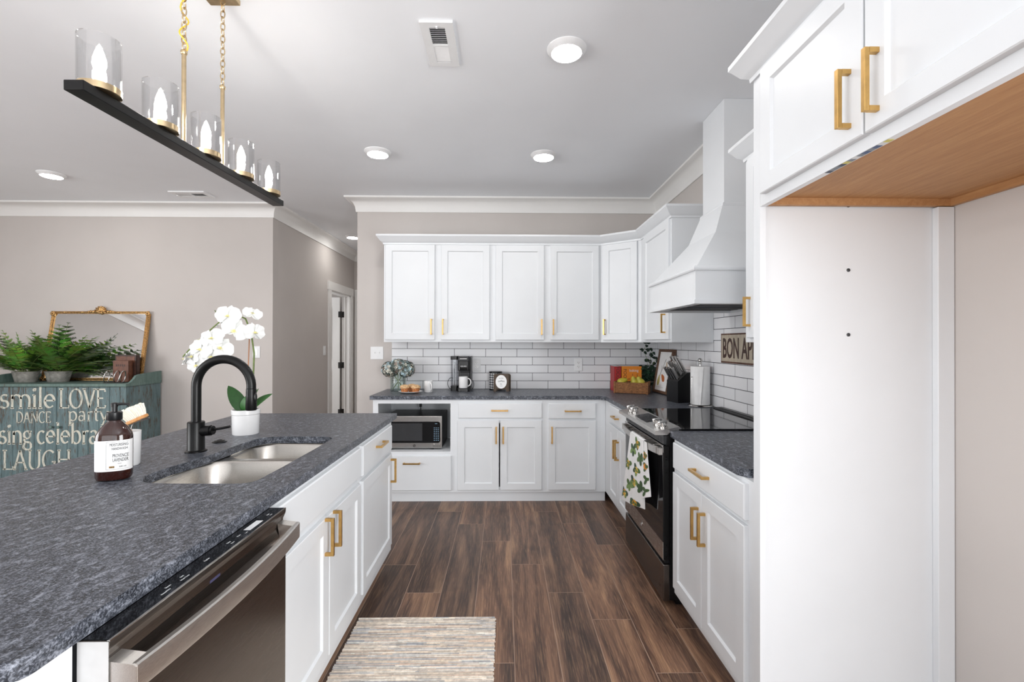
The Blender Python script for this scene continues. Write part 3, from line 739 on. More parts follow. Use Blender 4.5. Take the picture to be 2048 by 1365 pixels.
for args in ((HX+.008, HY0+.008, HY1-.008, 1.742, 1.766, .012), (1.270, 2.668, 2.955, 2.158, 2.186, .014)):
    x, y0, y1, z0, z1, o = args
    pr = [(-.003, z0), (o*.7, z0), (o, z0+.3*(z1-z0)), (o, z1-.35*(z1-z0)), (o*.45, z1), (-.003, z1)]
    MB().sweep([(x+.3 if x < 1.1 else 1.508, y0), (x, y0), (x, y1), (x+.3 if x < 1.1 else 1.508, y1)] if False else [(1.508, y0), (x, y0), (x, y1), (1.508, y1)], pr).build('moulding', M['cabinet'], rt)
b = MB(); b.plate([(1.508, HY0), (1.508, HY1), (HX, HY1), (HX, HY0)], [[(1.49, HY0+.05), (1.49, HY1-.05), (HX+.05, HY1-.05), (HX+.05, HY0+.05)]], 1.572, 1.592); b.build('lip', M['cabinet'], rt)
b = MB(); b.box(HX+.05, 1.49, HY0+.05, HY1-.05, 1.584, 1.60)
for i in range(7): b.box(HX+.08, 1.46, HY0+.09+i*.09, HY0+.10+i*.09, 1.581, 1.584)
b.build('filter', M['black'], rt)

# ------------------------------------------------------------------ sink and taps
rt = root('sink', (-1.0, 1.89, .66), 'stainless undermount double-bowl sink set into the island', 'sink')
def bowl(x0, x1, y0, y1, zt, zb, r):
    Ls = []
    for ins, z, rr in ((0, zt, r), (.006, zt-.012, r), (.012, zb+.045, r), (.022, zb+.014, r*.9), (.045, zb+.001, r*.8), (.12, zb, r*.5)):
        q = rrect(x0+ins, x1-ins, y0+ins, y1-ins, min(rr, (x1-x0)/2-ins-.002), 8); Ls.append([Vector((x, y, z)) for x, y in q])
    b = MB(); b.loops(Ls, False, True)
    c = ((x0+x1)/2, (y0+y1)/2, zb)
    return b, c
for nm, a in (('large', (-1.232, -.803, 1.508, 1.952, .876, .66, .10)), ('small', (-1.192, -.803, 1.985, 2.276, .876, .70, .08))):
    b, c = bowl(*a); o = b.build('bowl', M['sink'], rt, smooth=50, recalc=False)
    for p in o.o.data.polygons: p.flip()
    part_label(o, nm + ' stainless bowl')
    d = MB(); d.lathe([(.045, .0005), (.043, .003), (.034, .003), (.032, .001), (0, .001)], c, 28); d.build('drain', M['chrome'], o, smooth=30)
b = MB(); b.plate([(-1.27, 1.47), (-.77, 1.47), (-.77, 2.292), (-1.27, 2.292)], [rrect(-1.232, -.803, 1.508, 1.952, .10, 8), rrect(-1.192, -.803, 1.985, 2.276, .08, 8)], .8745, .8785); b.build('rim', M['sink'], rt)
FX, FY = -1.288, 1.965
rt = root('faucet', (FX, FY, GT), 'matte black gooseneck kitchen faucet behind the sink', 'faucet')
b = MB(); b.lathe([(.040, 0), (.040, .005), (.033, .008), (.032, .010), (.032, .122), (.029, .126), (.0, .126)], (FX, FY, GT), 32); b.build('base', M['black'], rt, smooth=35)
ax, az, ar = FX+.114, 1.186, .114
path = [(FX, FY, 1.03), (FX, FY, 1.10), (FX, FY, az)]+[(ax+ar*math.cos(R(a)), FY, az+ar*math.sin(R(a))) for a in range(172, -9, -8)]
b = MB(); b.tube(path, .0185, 20); b.build('spout', M['black'], rt, smooth=40)
e = Vector(path[-1]); dv = (e-Vector(path[-2])).normalized()
b = MB(); b.tube([e+dv*.0005, e+dv*.002, e+dv*.03, e+dv*.088, e+dv*.092], [.0175, .0195, .020, .0215, .019], 20)
sh = b.build('spray_head', M['black'], rt, smooth=40)
b = MB(); q = e+dv*.038; b.sphere((q.x+.021, q.y-.006, q.z), .011, 12, 8, (.55, .8, 1.9)); b.build('spray_button', M['black_plastic'], sh, smooth=60)
b = MB(); b.cyl((FX+.025, FY, 1.0), (FX+.062, FY, 1.002), .0215, 20); b.cyl((FX+.060, FY, 1.002), (FX+.072, FY, 1.003), .018, 20); b.tube([(FX+.07, FY, 1.006), (FX+.10, FY, 1.010), (FX+.14, FY, 1.018)], .0055, 10); b.build('lever', M['black'], rt, smooth=40)
b = MB(); b.lathe([(.029, 0), (.029, .003), (.022, .006), (.021, .008), (.012, .009), (.010, .006), (0, .006)], (-1.303, 2.15, GT+.0002), 28); b.build('cover', M['black'], tag(MB().lathe([(.031, 0), (.031, .0015), (.029, .002), (0, .002)], (-1.303, 2.15, GT), 28).build('air_switch', M['black'], smooth=30), 'small black round button set in the island worktop behind the sink', 'button'), smooth=30)

# ------------------------------------------------------------------ ceiling fittings
def downlight(x, y, r, label):
    rt = root('recessed_light', (x, y, CEIL), label, 'ceiling light', 'recessed ceiling lights')
    MB().lathe([(r, 0), (r, -.004), (r*.97, -.008), (r*.80, -.022), (r*.765, -.024), (r*.76, -.012), (r*.76, 0)], (x, y, CEIL), 40, cap=False).build('trim_ring', M['white_plastic'], rt, smooth=35)
    b = MB(); b.lathe([(r*.765, -.014), (r*.74, -.025), (r*.5, -.030), (r*.2, -.032), (.0005, -.032)], (x, y, CEIL), 40); b.build('lens', M['lens'], rt, smooth=60)
downlight(.297, 2.233, .095, 'recessed ceiling light over the aisle, larger in view and nearest of all')
downlight(-.945, 3.469, .098, 'recessed ceiling light near the back wall, above the left end of the wall cabinets')
downlight(.293, 3.499, .098, 'recessed ceiling light near the back wall, above the middle of the aisle')
downlight(-3.825, 3.98, .095, 'recessed ceiling light over the living area, left of the hanging light bar')
downlight(-2.03, 6.24, .095, 'recessed ceiling light in the hallway, partly hidden by the wall corner')
def vent(x, y, sx, sy, rz, label):
    rt = root('ceiling_vent', (x, y, CEIL), label, 'vent', 'ceiling air vents', rz)
    b = MB(); hx, hy = sx/2, sy/2
    b.plate([(-hx, -hy), (hx, -hy), (hx, hy), (-hx, hy)], [[(-hx*.48, .006), (hx*.48, .006), (hx*.48, hy*.78), (-hx*.48, hy*.78)], [(-hx*.48, -hy*.78), (hx*.48, -hy*.78), (hx*.48, -.006), (-hx*.48, -.006)]], -.012, -.0005)
    b.build('frame', M['white_plastic'], rt, local=True)
    b = MB(); b.box(-hx*.6, hx*.6, -hy*.85, hy*.85, -.0028, -.0012); b.build('duct', M['dark_plastic'], rt, local=True)
    b = MB()
    for sgn in (1, -1):
        for i in range(9):
            yy = .012+i*(hy*.75-.012)/8.5; t = R(-33)
            m = Matrix.Translation((0, sgn*yy, -.008)) @ Matrix.Rotation(t*sgn, 4, 'X')
            b.box(-hx*.48, hx*.48, -.0048, .0048, -.0006, .0006, m=m)
    b.build('louvre', M['white_plastic'], rt, local=True)
    b = MB(); b.box(-.004, .004, -hy*.86, -hy*.80, -.018, -.012); b.build('lever', M['white_plastic'], rt, local=True)
vent(-.305, 2.205, .148, .325, 0, 'white ceiling air vent over the aisle beside the hanging light bar')
vent(-2.99, 4.49, .18, .335, R(-90), 'white ceiling air vent over the living area near the far wall')

# --- linear chandelier
BX, BZ = -1.16, 2.054
CHY = 1.815
rt = root('chandelier', (BX+.009, CHY, BZ), 'black bar chandelier with five clear glass shades, hung on brass chains over the island', 'chandelier', rz=R(-.68), rx=R(.6))
b = MB(); b.box(-.027, .027, -.552, .552, 0, .028, .002); b.build('bar', M['black'], rt, local=True)
for i in range(5):
    y = (i-2)*.233-.006
    h = MB(); h.lathe([(.046, .0285), (.0508, .030), (.0513, .048), (.0480, .049), (.0465, .034), (.012, .034), (.012, .052), (0, .052)], (0, y, 0), 40); h = h.build('lamp_holder', M['brass_dark'], rt, local=True, smooth=35)
    g = MB(); g.lathe([(.0478, .036), (.0478, .184), (.0492, .1855), (.0506, .184), (.0506, .048)], (0, y, 0), 48, cap=False); g.build('glass_shade', M['glass'], h, local=True, smooth=40)
    c = MB(); c.lathe([(.0115, .050), (.0115, .085), (.0, .086)], (0, y, 0), 16); c.build('candle_sleeve', M['white_plastic'], h, local=True, smooth=35)
    k = MB(); k.lathe([(.006, .086), (.0125, .097), (.0165, .113), (.0155, .130), (.010, .150), (.004, .166), (.0004, .172)], (0, y, 0), 18); k.build('bulb', M['bulb'], h, local=True, smooth=60)
# rods, chains and canopy hang plumb: they are built in world space under the same root
inv = (Matrix.Translation((BX+.009, CHY, BZ)) @ Matrix.Rotation(R(.6), 4, 'X')).inverted()
inv = (Matrix.Translation((BX+.009, CHY, BZ)) @ (Matrix.Rotation(R(-.68), 4, 'Z') @ Matrix.Rotation(R(.6), 4, 'X'))).inverted()
for i, y in enumerate((1.695, 1.925)):
    zt = 2.415
    b = MB(inv); b.cyl((BX, y, BZ+.02), (BX, y, zt), .0075, 16); b.lathe([(.009, 0), (.011, .004), (.011, .012), (.008, .016), (.004, .02), (0, .021)], (BX, y, zt-.004), 16); b.lathe([(.014, 0), (.014, .006), (.009, .010), (.009, .012)], (BX, y, BZ+.027), 16)
    b.build('rod', M['brass_dark'], rt, local=True, smooth=35)
    b = MB(inv); z = zt+.012; kk = 0
    while z < 2.765:
        link = []
        for a in range(0, 360, 30):
            u, w = .0085*math.cos(R(a)), .016*math.sin(R(a)); link.append((BX+u*(kk % 2), y+u*((kk+1) % 2), z+.012+w))
        b.tube(link, .0022, 6, True); z += .0255; kk += 1
    b.build('chain', M['brass_dark'], rt, local=True, smooth=50)
    if i == 0:
        b = MB(inv); pts = []
        for j in range(40):
            t = j/39; pts.append((BX+.011*math.sin(t*26), y+.009*math.cos(t*19), zt+.01+t*.355))
        b.tube(pts, .0028, 6); part_label(b.build('wire', M['cable'], rt, local=True, smooth=50), 'yellow supply wire wound through the chain')
b = MB(inv); b.box(BX-.062, BX+.062, 1.655, 1.945, 2.768, CEIL-.0005, .004); b.build('canopy', M['brass_dark'], rt, local=True)

# ------------------------------------------------------------------ wall plates
def plate_on(name, m, w, h, label, cat, kind, n=1):
    o = m.translation; rt = root(name, o, label, cat)
    b = MB(m); b.box(-w/2, w/2, -h/2, h/2, 0, .006, .0025); b.build('cover_plate', M['white_plastic'], rt)
    for i in range(n):
        x = (i-(n-1)/2)*.046
        if kind == 'outlet':
            for z in (-.0195, .0195):
                b = MB(m); b.extrude([(x+px, z+pz, .0055) for px, pz in arc(0, 0, .017, .0145, 0, 350, 24)], (0, 0, .003)); s = b.build('socket', M['porcelain'], rt)
                b = MB(m); b.box(x-.0075, x-.0055, z-.001, z+.008, .0084, .009); b.box(x+.0055, x+.0075, z-.001, z+.007, .0084, .009); b.cyl((x, z-.008, .0084), (x, z-.008, .009), .0025, 10); b.build('slot', M['dark_plastic'], s)
        elif kind == 'toggle':
            b = MB(m); b.box(x-.0055, x+.0055, -.012, .012, .0055, .0075); b.box(x-.004, x+.004, -.002, .010, .007, .018, .0015); b.build('toggle', M['porcelain'], rt)
        else:
            b = MB(m); b.box(x-.017, x+.017, -.033, .033, .0055, .009, .0015); b.build('rocker', M['porcelain'], rt)
bk = lambda x, y, z: frame((x, y, z), (1, 0, 0), (0, 0, 1))
plate_on('wall_outlet', bk(-.276, 4.5888, 1.153), .083, .125, 'white wall outlet on the tile just right of the coffee maker', 'outlet', 'outlet')
plate_on('wall_outlet', bk(.731, 4.5888, 1.154), .078, .125, 'white wall outlet on the bare tile left of the red and orange cookbooks', 'outlet', 'outlet')
plate_on('light_switch', bk(-1.255, 4.5998, 1.267), .125, .125, 'white double toggle light switch on the painted wall left of the tile', 'switch', 'toggle', 2)
plate_on('light_switch', bk(-2.553, 4.8298, 1.27), .075, .122, 'white wall plate beside the wall corner, behind the orchid stem', 'switch', 'rocker')
plate_on('light_switch', frame((-2.3898, 6.205, 1.262), (0, 1, 0), (0, 0, 1)), .078, .122, 'white light switch on the hallway wall next to the open door', 'switch', 'rocker')

# ------------------------------------------------------------------ small things on the back worktop
def leaf(b, base, d, up, L, Wd, bend=.3, n=5, fold=.15, tip=1.0):
    """a leaf blade: base point, direction, up normal"""
    d = Vector(d).normalized(); up = Vector(up); sd = d.cross(up)
    if sd.length < 1e-4: sd = d.orthogonal()
    sd.normalize(); up = sd.cross(d).normalized(); P = Vector(base); vs = []; 
    for i in range(n+1):
        t = i/n; a = -bend*t*1.4; p = P+(d*math.cos(a*.5)+up*math.sin(a*.5))*(L*t)
        w = Wd*.5*(math.sin(math.pi*min(1, t**.8*.97+.03))**.75) if i < n else 0
        vs += [p-sd*w+up*w*fold, p, p+sd*w+up*w*fold]
    fs = []
    for i in range(n):
        k = i*3; fs += [(k, k+1, k+4, k+3), (k+1, k+2, k+5, k+4)]
    return b.add(vs, fs)
# hydrangeas in a glass vase
vx, vy = -1.005, 4.42
rt = root('flower_vase', (vx, vy, GT), 'green glass vase of dried blue hydrangea heads at the left end of the worktop', 'vase')
b = MB(); b.lathe([(.0, .004), (.068, .004), (.071, .010), (.071, .150), (.0725, .152), (.074, .150), (.074, .006), (.070, 0), (0, 0)], (vx, vy, GT), 36, cap=False); b.build('vase', M['green_glass'], rt, smooth=40)
random.seed(21)
for hx, hy, hz, hr in ((-.075, 0, .205, .078), (.070, .0, .205, .082), (0, -.03, .235, .075)):
    sb = MB(); sb.tube([(vx+hx*.9, vy+hy, GT+hz-.02), (vx+hx*.1, vy+hy*.3, GT+.10), (vx-hx*.75, vy, GT+.012)], .0035, 8); sb.build('stem', M['green_stem'], rt, smooth=50)
    b = MB(); c = Vector((vx+hx, vy+hy, GT+hz))
    for i in range(115):
        ph = math.acos(1-2*(i+.5)/115); th = i*2.39996
        nrm = Vector((math.sin(ph)*math.cos(th), math.sin(ph)*math.sin(th), math.cos(ph)*.92)); p = c+nrm*hr*random.uniform(.86, 1.06)
        base = random.choice([(168, 180, 180), (132, 152, 152), (178, 178, 166), (206, 204, 192), (104, 116, 108), (146, 134, 124), (176, 200, 208), (92, 104, 98)])
        u = nrm.orthogonal().normalized(); w = nrm.cross(u); o = random.random()*6
        for k in range(4):
            a = o+k*math.pi/2; dd = u*math.cos(a)+w*math.sin(a)
            f = random.uniform(.74, 1.22); b.col = lin(tuple(min(255, x*f) for x in base)); leaf(b, p, dd+nrm*random.uniform(.1, .7), nrm, .021, .017, .6, 3, .3)
        b.col = lin((88, 92, 80)); b.sphere(p+nrm*.002, .0025, 6, 4)
    b.col = lin((92, 96, 84)); b.sphere(c, hr*.80, 14, 9)
    b.build('flower_head', M['petal'], rt, smooth=60, recalc=False)
# plate with muffins
px_, py_ = -.845, 4.20
tag(MB().lathe([(0, .003), (.055, .003), (.075, .008), (.105, .018), (.107, .020), (.105, .021), (.074, .012), (.052, .007), (0, .007)], (px_, py_, GT), 44).build('plate', M['porcelain'], smooth=40), 'white round plate holding muffins on the back worktop', 'plate')
random.seed(4)
def muffin(x, y, label):
    rt = root('muffin', (x, y, GT+.0072), label, 'muffin', 'muffins on the white plate')
    L = []
    for r, z in ((.026, 0), (.0355, .042)): L.append([Vector((x+r*(1+.035*(k % 2))*math.cos(2*math.pi*k/36), y+r*(1+.035*(k % 2))*math.sin(2*math.pi*k/36), GT+.0072+z)) for k in range(36)])
    MB().loops(L).build('cup', M['cake'], rt)
    b = MB(); L = []
    for r, z in ((.036, .040), (.0425, .046), (.041, .056), (.030, .066), (.014, .071), (.001, .072)): L.append([Vector((x+r*(1+random.uniform(-.06, .06))*math.cos(2*math.pi*k/24), y+r*(1+random.uniform(-.06, .06))*math.sin(2*math.pi*k/24), GT+.0072+z+random.uniform(-.003, .003))) for k in range(24)])
    b.loops(L)
    for _ in range(26):
        a = random.random()*6.28; r = random.random()*.036; b.box(-.004, .004, -.003, .003, -.003, .003, m=Matrix.Translation((x+r*math.cos(a), y+r*math.sin(a), GT+.0072+.069-r*r*14)) @ Matrix.Rotation(random.random()*3, 4, (1, .5, .2)))
    b.build('crumb_top', M['crumb'], rt, smooth=50)
muffin(-.892, 4.175, 'crumb-topped muffin on the plate, the one nearer the flower vase')
muffin(-.792, 4.172, 'crumb-topped muffin on the plate, the one nearer the white mug')
muffin(-.842, 4.245, 'crumb-topped muffin on the plate, behind the other two')
def mug(x, y, z, ang, label, r=.039, h=.102):
    rt = root('mug', (x, y, z), label, 'mug')
    MB().lathe([(0, 0), (r*.92, 0), (r, .005), (r, h), (r-.002, h+.001), (r-.0035, h), (r-.004, .007), (0, .006)], (x, y, z), 40).build('cup', M['porcelain'], rt, smooth=40)
    b = MB(); ca, sa = math.cos(ang), math.sin(ang)
    b.tube([(x+ca*(r-.002+.030*math.sin(R(t))), y+sa*(r-.002+.030*math.sin(R(t))), z+h*.5+.036*math.cos(R(t))) for t in range(0, 181, 12)], .0052, 10); b.build('handle', M['porcelain'], rt, smooth=50)
mug(-.70, 4.30, GT, R(-55), 'plain white mug standing between the muffin plate and coffee maker')
# coffee maker
cmx = Matrix.Translation((-.508, 0, 0)) @ Matrix.Scale(.82, 4, (1, 0, 0)) @ Matrix.Translation((.512, 0, 0))
cx, cy = -.345, 4.40
rt = root('coffee_maker', (-.36, 4.42, GT), 'black single-cup coffee maker with a clear water tank at its side', 'coffee maker')
b = MB(cmx); b.box(-.425, -.287, 4.425, 4.53, GT+.012, GT+.315, .008); b.box(-.405, -.290, 4.40, 4.43, GT+.03, GT+.18, .004); b.build('body', M['black_plastic'], rt)
b = MB(cmx); b.box(-.284, -.272, 4.37, 4.53, GT+.012, GT+.328, .003); part_label(b.build('side_panel', M['dark_plastic'], rt), 'dark grey side panel')
b = MB(cmx); L = []
for z, s in ((.195, .94), (.20, 1.0), (.282, 1.0), (.286, .97)):
    q = rrect(-.427, -.285, 4.335, 4.45, .03, 6); cxm, cym = -.356, 4.39
    L.append([Vector((cxm+(x-cxm)*s, cym+(y-cym)*s, GT+z)) for x, y in q])
b.loops(L); bh = b.build('brew_head', M['black_plastic'], rt, smooth=35)
b = MB(cmx); L = []
for z, s in ((.286, .98), (.292, 1.0), (.318, .97), (.328, .86)):
    L.append([Vector((cxm+(x-cxm)*s, cym+(y-cym)*s, GT+z)) for x, y in rrect(-.427, -.285, 4.335, 4.45, .03, 6)])
b.loops(L); b.build('lid', M['dark_plastic'], rt, smooth=35)
b = MB(cmx); b.box(-.398, -.314, 4.325, 4.352, GT+.300, GT+.312, .005); b.build('lid_handle', M['chrome'], rt)
MB(cmx @ frame((-.356, 4.3345, GT+.235), (1, 0, 0), (0, 0, 1))).text('KEURIG', .020, I4, .0006).build('lettering', M['pale_ink'], bh)
b = MB(cmx); L = []
for z, s in ((0, 1), (.030, 1), (.034, .97)): L.append([Vector((cxm+(x-cxm)*s, 4.385+(y-4.385)*s, GT+z)) for x, y in rrect(-.425, -.287, 4.315, 4.455, .03, 6)])
b.loops(L); b.build('drip_tray', M['black_plastic'], rt, smooth=35)
b = MB(cmx); b.extrude([(x, y, GT+.045) for x, y in rrect(-.512, -.434, 4.40, 4.52, .022, 5)], (0, 0, .25)); b.build('water_tank', M['smoke_glass'], rt)
b = MB(cmx); b.extrude([(x, y, GT) for x, y in rrect(-.514, -.432, 4.398, 4.522, .022, 5)], (0, 0, .045)); b.build('tank_base', M['black_plastic'], rt)
b = MB(cmx); b.extrude([(x, y, GT+.295) for x, y in rrect(-.516, -.430, 4.396, 4.524, .022, 5)], (0, 0, .033)); b.build('tank_lid', M['black_plastic'], rt)
b = MB(cmx); b.cyl((-.485, 4.46, GT+.05), (-.485, 4.46, GT+.27), .006, 12); b.cyl((-.458, 4.46, GT+.05), (-.458, 4.46, GT+.26), .005, 12); b.build('filter_rod', M['white_plastic'], rt, smooth=40)
b = MB(cmx); b.tube([(-.50+.045*math.cos(R(a))-.02, 4.535, GT+.06+.055*math.sin(R(a))) for a in range(60, 300, 15)], .003, 8); b.tube([(-.275+.02*math.cos(R(a)), 4.535, GT+.05+.04*math.sin(R(a))) for a in range(-90, 95, 15)], .003, 8); b.build('power_cord', M['black'], rt, smooth=50)
mug(-.384, 4.356, GT+.0342, 0, 'plain white mug standing on the drip tray of the coffee maker', .042, .104)
# checked canister and coffee-bar sign
kx, ky = -.085, 4.515
rt = root('canister', (kx, ky, GT), 'black and white checked canister behind the little coffee sign', 'canister')
b = MB(); N = 32
for i in range(N):
    for j in range(13):
        z0, z1 = .012+j*.0115, .012+(j+1)*.0115; a0, a1 = 2*math.pi*i/N, 2*math.pi*(i+1)/N
        k = (j % 4 in (1, 3))+(i % 4 in (1, 3)); b.col = lin([(232, 232, 232), (128, 128, 132), (36, 36, 40)][k])
        r = .062; b.add([(kx+r*math.cos(a0), ky+r*math.sin(a0), GT+z0), (kx+r*math.cos(a1), ky+r*math.sin(a1), GT+z0), (kx+r*math.cos(a1), ky+r*math.sin(a1), GT+z1), (kx+r*math.cos(a0), ky+r*math.sin(a0), GT+z1)], [(0, 1, 2, 3)])
b.build('body', M['attr'], rt, smooth=50, recalc=False)
MB().lathe([(0, 0), (.063, 0), (.0635, .012), (.061, .014), (0, .014)], (kx, ky, GT), 32).build('base', M['black'], rt, smooth=35)
MB().lathe([(.0605, .160), (.064, .162), (.064, .174), (.0605, .177), (0, .177)], (kx, ky, GT), 32).build('lid', M['black'], rt, smooth=35)
rt = root('tabletop_sign', (-.03, 4.38, GT), 'small brown wooden A-frame sign with a white oval on the back worktop', 'sign')
for nm, s in (('front_panel', -1), ('rear_panel', 1)):
    tilt = Matrix.Translation((-.03+(.018 if s > 0 else 0), 4.375, GT+.165)) @ Matrix.Rotation(R(14)*s, 4, 'X') @ Matrix.Translation((0, 0, -.1702))
    out = [(-.072, 0), (-.048, 0), (-.044, .022), (.044, .022), (.048, 0), (.072, 0), (.072, .15)]+arc(.054, .15, .018, .018, 0, 90, 5)+arc(-.054, .15, .018, .018, 90, 180, 5)
    b = MB(tilt); b.extrude([(x, -.004*1, z) for x, z in out], (0, .009, 0)); pn = b.build(nm, M['dark_wood'], rt)
    if s < 0:
        m = tilt @ frame((0, -.0042, .092), (1, 0, 0), (0, 0, 1))
        b = MB(m); b.extrude([(x, z, 0) for x, z in arc(0, 0, .052, .064, 0, 354, 40)], (0, 0, .003)); ov = b.build('oval', M['paper'], pn)
        b = MB(m); T = lambda t, y, sz: b.text(t, sz, Matrix.Translation((0, y, .0033)), .0003)
        T('but first', .034, .013); T('coffee', .006, .026); T('bar', -.020, .015); b.box(-.012, .012, -.040, -.038, .003, .0035); b.build('lettering', M['ink'], ov)
# cookbooks
def book(name, x0, x1, y0, y1, z0, z1, col, label, group):
    rt = root(name, ((x0+x1)/2, (y0+y1)/2, z0), label, 'book', group)
    b = MB(); b.col = lin(col); t = .0022
    b.box(x0, x0+t, y0, y1, z0, z1); b.box(x1-t, x1, y0, y1, z0, z1); b.box(x0, x1, y0, y0+t, z0, z1); b.build('cover', M['book'], rt)
    MB().box(x0+t, x1-t, y0+t, y1-.003, z0+.003, z1-.003).build('pages', M['paper'], rt)
    return rt
bz0, bz1 = GT, GT+.235
rt = book('cookbook', 1.036, 1.0985, 4.362, 4.53, bz0, bz1, (172, 44, 46), 'red cookbook standing upright behind the wooden crate', 'cookbooks')
MB(frame((1.067, 4.3615, GT+.125), (0, 0, -1), (1, 0, 0))).text('FOOD/ART', .046, I4, .0005, sx=.95).build('lettering', M['brown_dark'], rt)
rt = root('cookbook', (1.19, 4.43, GT), 'orange baking cookbook standing beside the red one behind the crate', 'book', 'cookbooks')
b = MB(); b.col = lin((226, 136, 44)); b.box(1.101, 1.295, 4.368, 4.3705, bz0, bz1); b.box(1.101, 1.295, 4.402, 4.4045, bz0, bz1); b.box(1.101, 1.1035, 4.368, 4.4045, bz0, bz1); b.build('cover', M['book'], rt)
MB().box(1.1036, 1.292, 4.3706, 4.402, bz0+.003, bz1-.003).build('pages', M['paper'], rt)
MB(frame((1.222, 4.3678, GT+.195), (1, 0, 0), (0, 0, 1))).text('baking', .034, I4, .0005).build('title', M['pale_ink'], rt)
MB(frame((1.137, 4.3678, GT+.115), (0, 0, -1), (1, 0, 0))).text('FOOD/MA', .044, I4, .0005, sx=.95).build('lettering', M['brown_dark'], rt)
# crate of pears
cr = frame((1.02, 4.155, GT), (.262, -.028, 0), (-.028*-1, .262, 0)); crm = Matrix.Translation((1.165, 4.225, GT)) @ Matrix.Rotation(R(-24), 4, 'Z')
rt = root('wooden_crate', (1.165, 4.225, GT), 'small rustic wooden crate holding pears in front of the cookbooks', 'crate')
CW, CD, CHh = .30, .165, .10
b = MB(crm); b.box(-CW/2, CW/2, -CD/2, -CD/2+.012, .004, CHh); b.box(-CW/2, CW/2, CD/2-.012, CD/2, .004, CHh); b.box(-CW/2, CW/2, -CD/2+.012, CD/2-.012, .004, .014); b.build('side_board', M['crate'], rt)
for sx in (-1, 1):
    b = MB(crm); x = sx*(CW/2-.006); b.box(x-.008, x+.008, -CD/2-.004, CD/2+.004, 0, CHh+.006, .002); e = b.build('end_board', M['crate'], rt)
    b = MB(crm); b.tube([(x+sx*(.008+.012*math.sin(R(a))), .035*math.cos(R(a)), .075-.022*math.sin(R(a))) for a in range(0, 181, 20)], .0022, 8); b.build('rope_handle', M['brown_dark'], e, smooth=50)
def pear(u, v, w, lean, ax, label):
    p = crm @ Vector((u, v, w)); rt = root('pear', tuple(p), label, 'pear', 'pears in the wooden crate')
    m = Matrix.Translation(p) @ Matrix.Rotation(R(lean), 4, ax)
    b = MB(m); b.lathe([(.0005, -.034), (.018, -.033), (.032, -.020), (.0365, -.002), (.033, .016), (.024, .034), (.018, .048), (.013, .058), (.0005, .062)], seg=24); b.build('fruit', M['pear'], rt, smooth=60)
    b = MB(m); b.tube([(0, 0, .058), (.002, 0, .070), (.008, .002, .084)], [.0022, .0018, .0025], 8); b.build('stem', M['stem'], rt, smooth=50)
pear(-.095, -.02, .098, 65, (.1, 1, 0), 'yellow-green pear lying alone at the red-book end of the crate')
pear(.022, .012, .092, -18, (0, 1, 0), 'yellow-green pear between the other two in the crate, stalk up')
pear(.082, -.02, .098, -30, (0, 1, .2), 'plump yellow pear at the crate end nearest the ivy')
# trailing ivy in a pot
ix, iy = 1.385, 4.44
rt = root('potted_ivy', (ix, iy, GT), 'dark green leafy ivy in a small grey pot in the worktop corner', 'plant')
MB().lathe([(0, 0), (.045, 0), (.056, .085), (.058, .095), (.053, .096), (.050, .080), (0, .078)], (ix, iy, GT), 30).build('pot', M['zinc'], rt, smooth=40)
random.seed(12); st = MB(); lf = MB()
for i in range(210):
    a = random.random()*6.28; rr = random.uniform(.01, .095); z = random.uniform(.08, .245)-.4*max(0, rr-.06)
    p = Vector((ix-.01+rr*math.cos(a)*1.0, iy-.02+rr*math.sin(a)*.55, GT+z)); g = random.uniform(.7, 1.25)
    lf.col = lin((46*g, 74*g, 56*g)); d = Vector((math.cos(a), math.sin(a)-.5, random.uniform(-.9, .2)))
    leaf(lf, p, d, (0, -.6, 1), random.uniform(.032, .05), random.uniform(.028, .042), .5, 4, .2)
for tips in (((-.02, -.01, .30), (-.055, -.02, .385), (-.03, -.03, .45)), ((.01, 0, .28), (.03, -.02, .36), (.0, -.03, .40)), ((.03, -.02, .25), (.06, -.03, .30), (.075, -.04, .30))):
    pts = [Vector((ix, iy, GT+.08))]+[Vector((ix+x, iy+y, GT+z)) for x, y, z in tips]; st.tube(pts, .0016, 6)
    for q in pts[1:]:
        for k in range(3):
            g = random.uniform(.6, 1); lf.col = lin((46*g, 74*g, 56*g)); a = random.random()*6.28
            leaf(lf, q+Vector((0, 0, random.uniform(-.02, .01))), (math.cos(a), math.sin(a)*.5-.3, random.uniform(-.6, .5)), (0, -1, .6), .042, .032, .5, 4, .2)
st.build('vine', M['green_stem'], rt); lf.build('leaves', M['leaf'], rt, smooth=60, recalc=False)
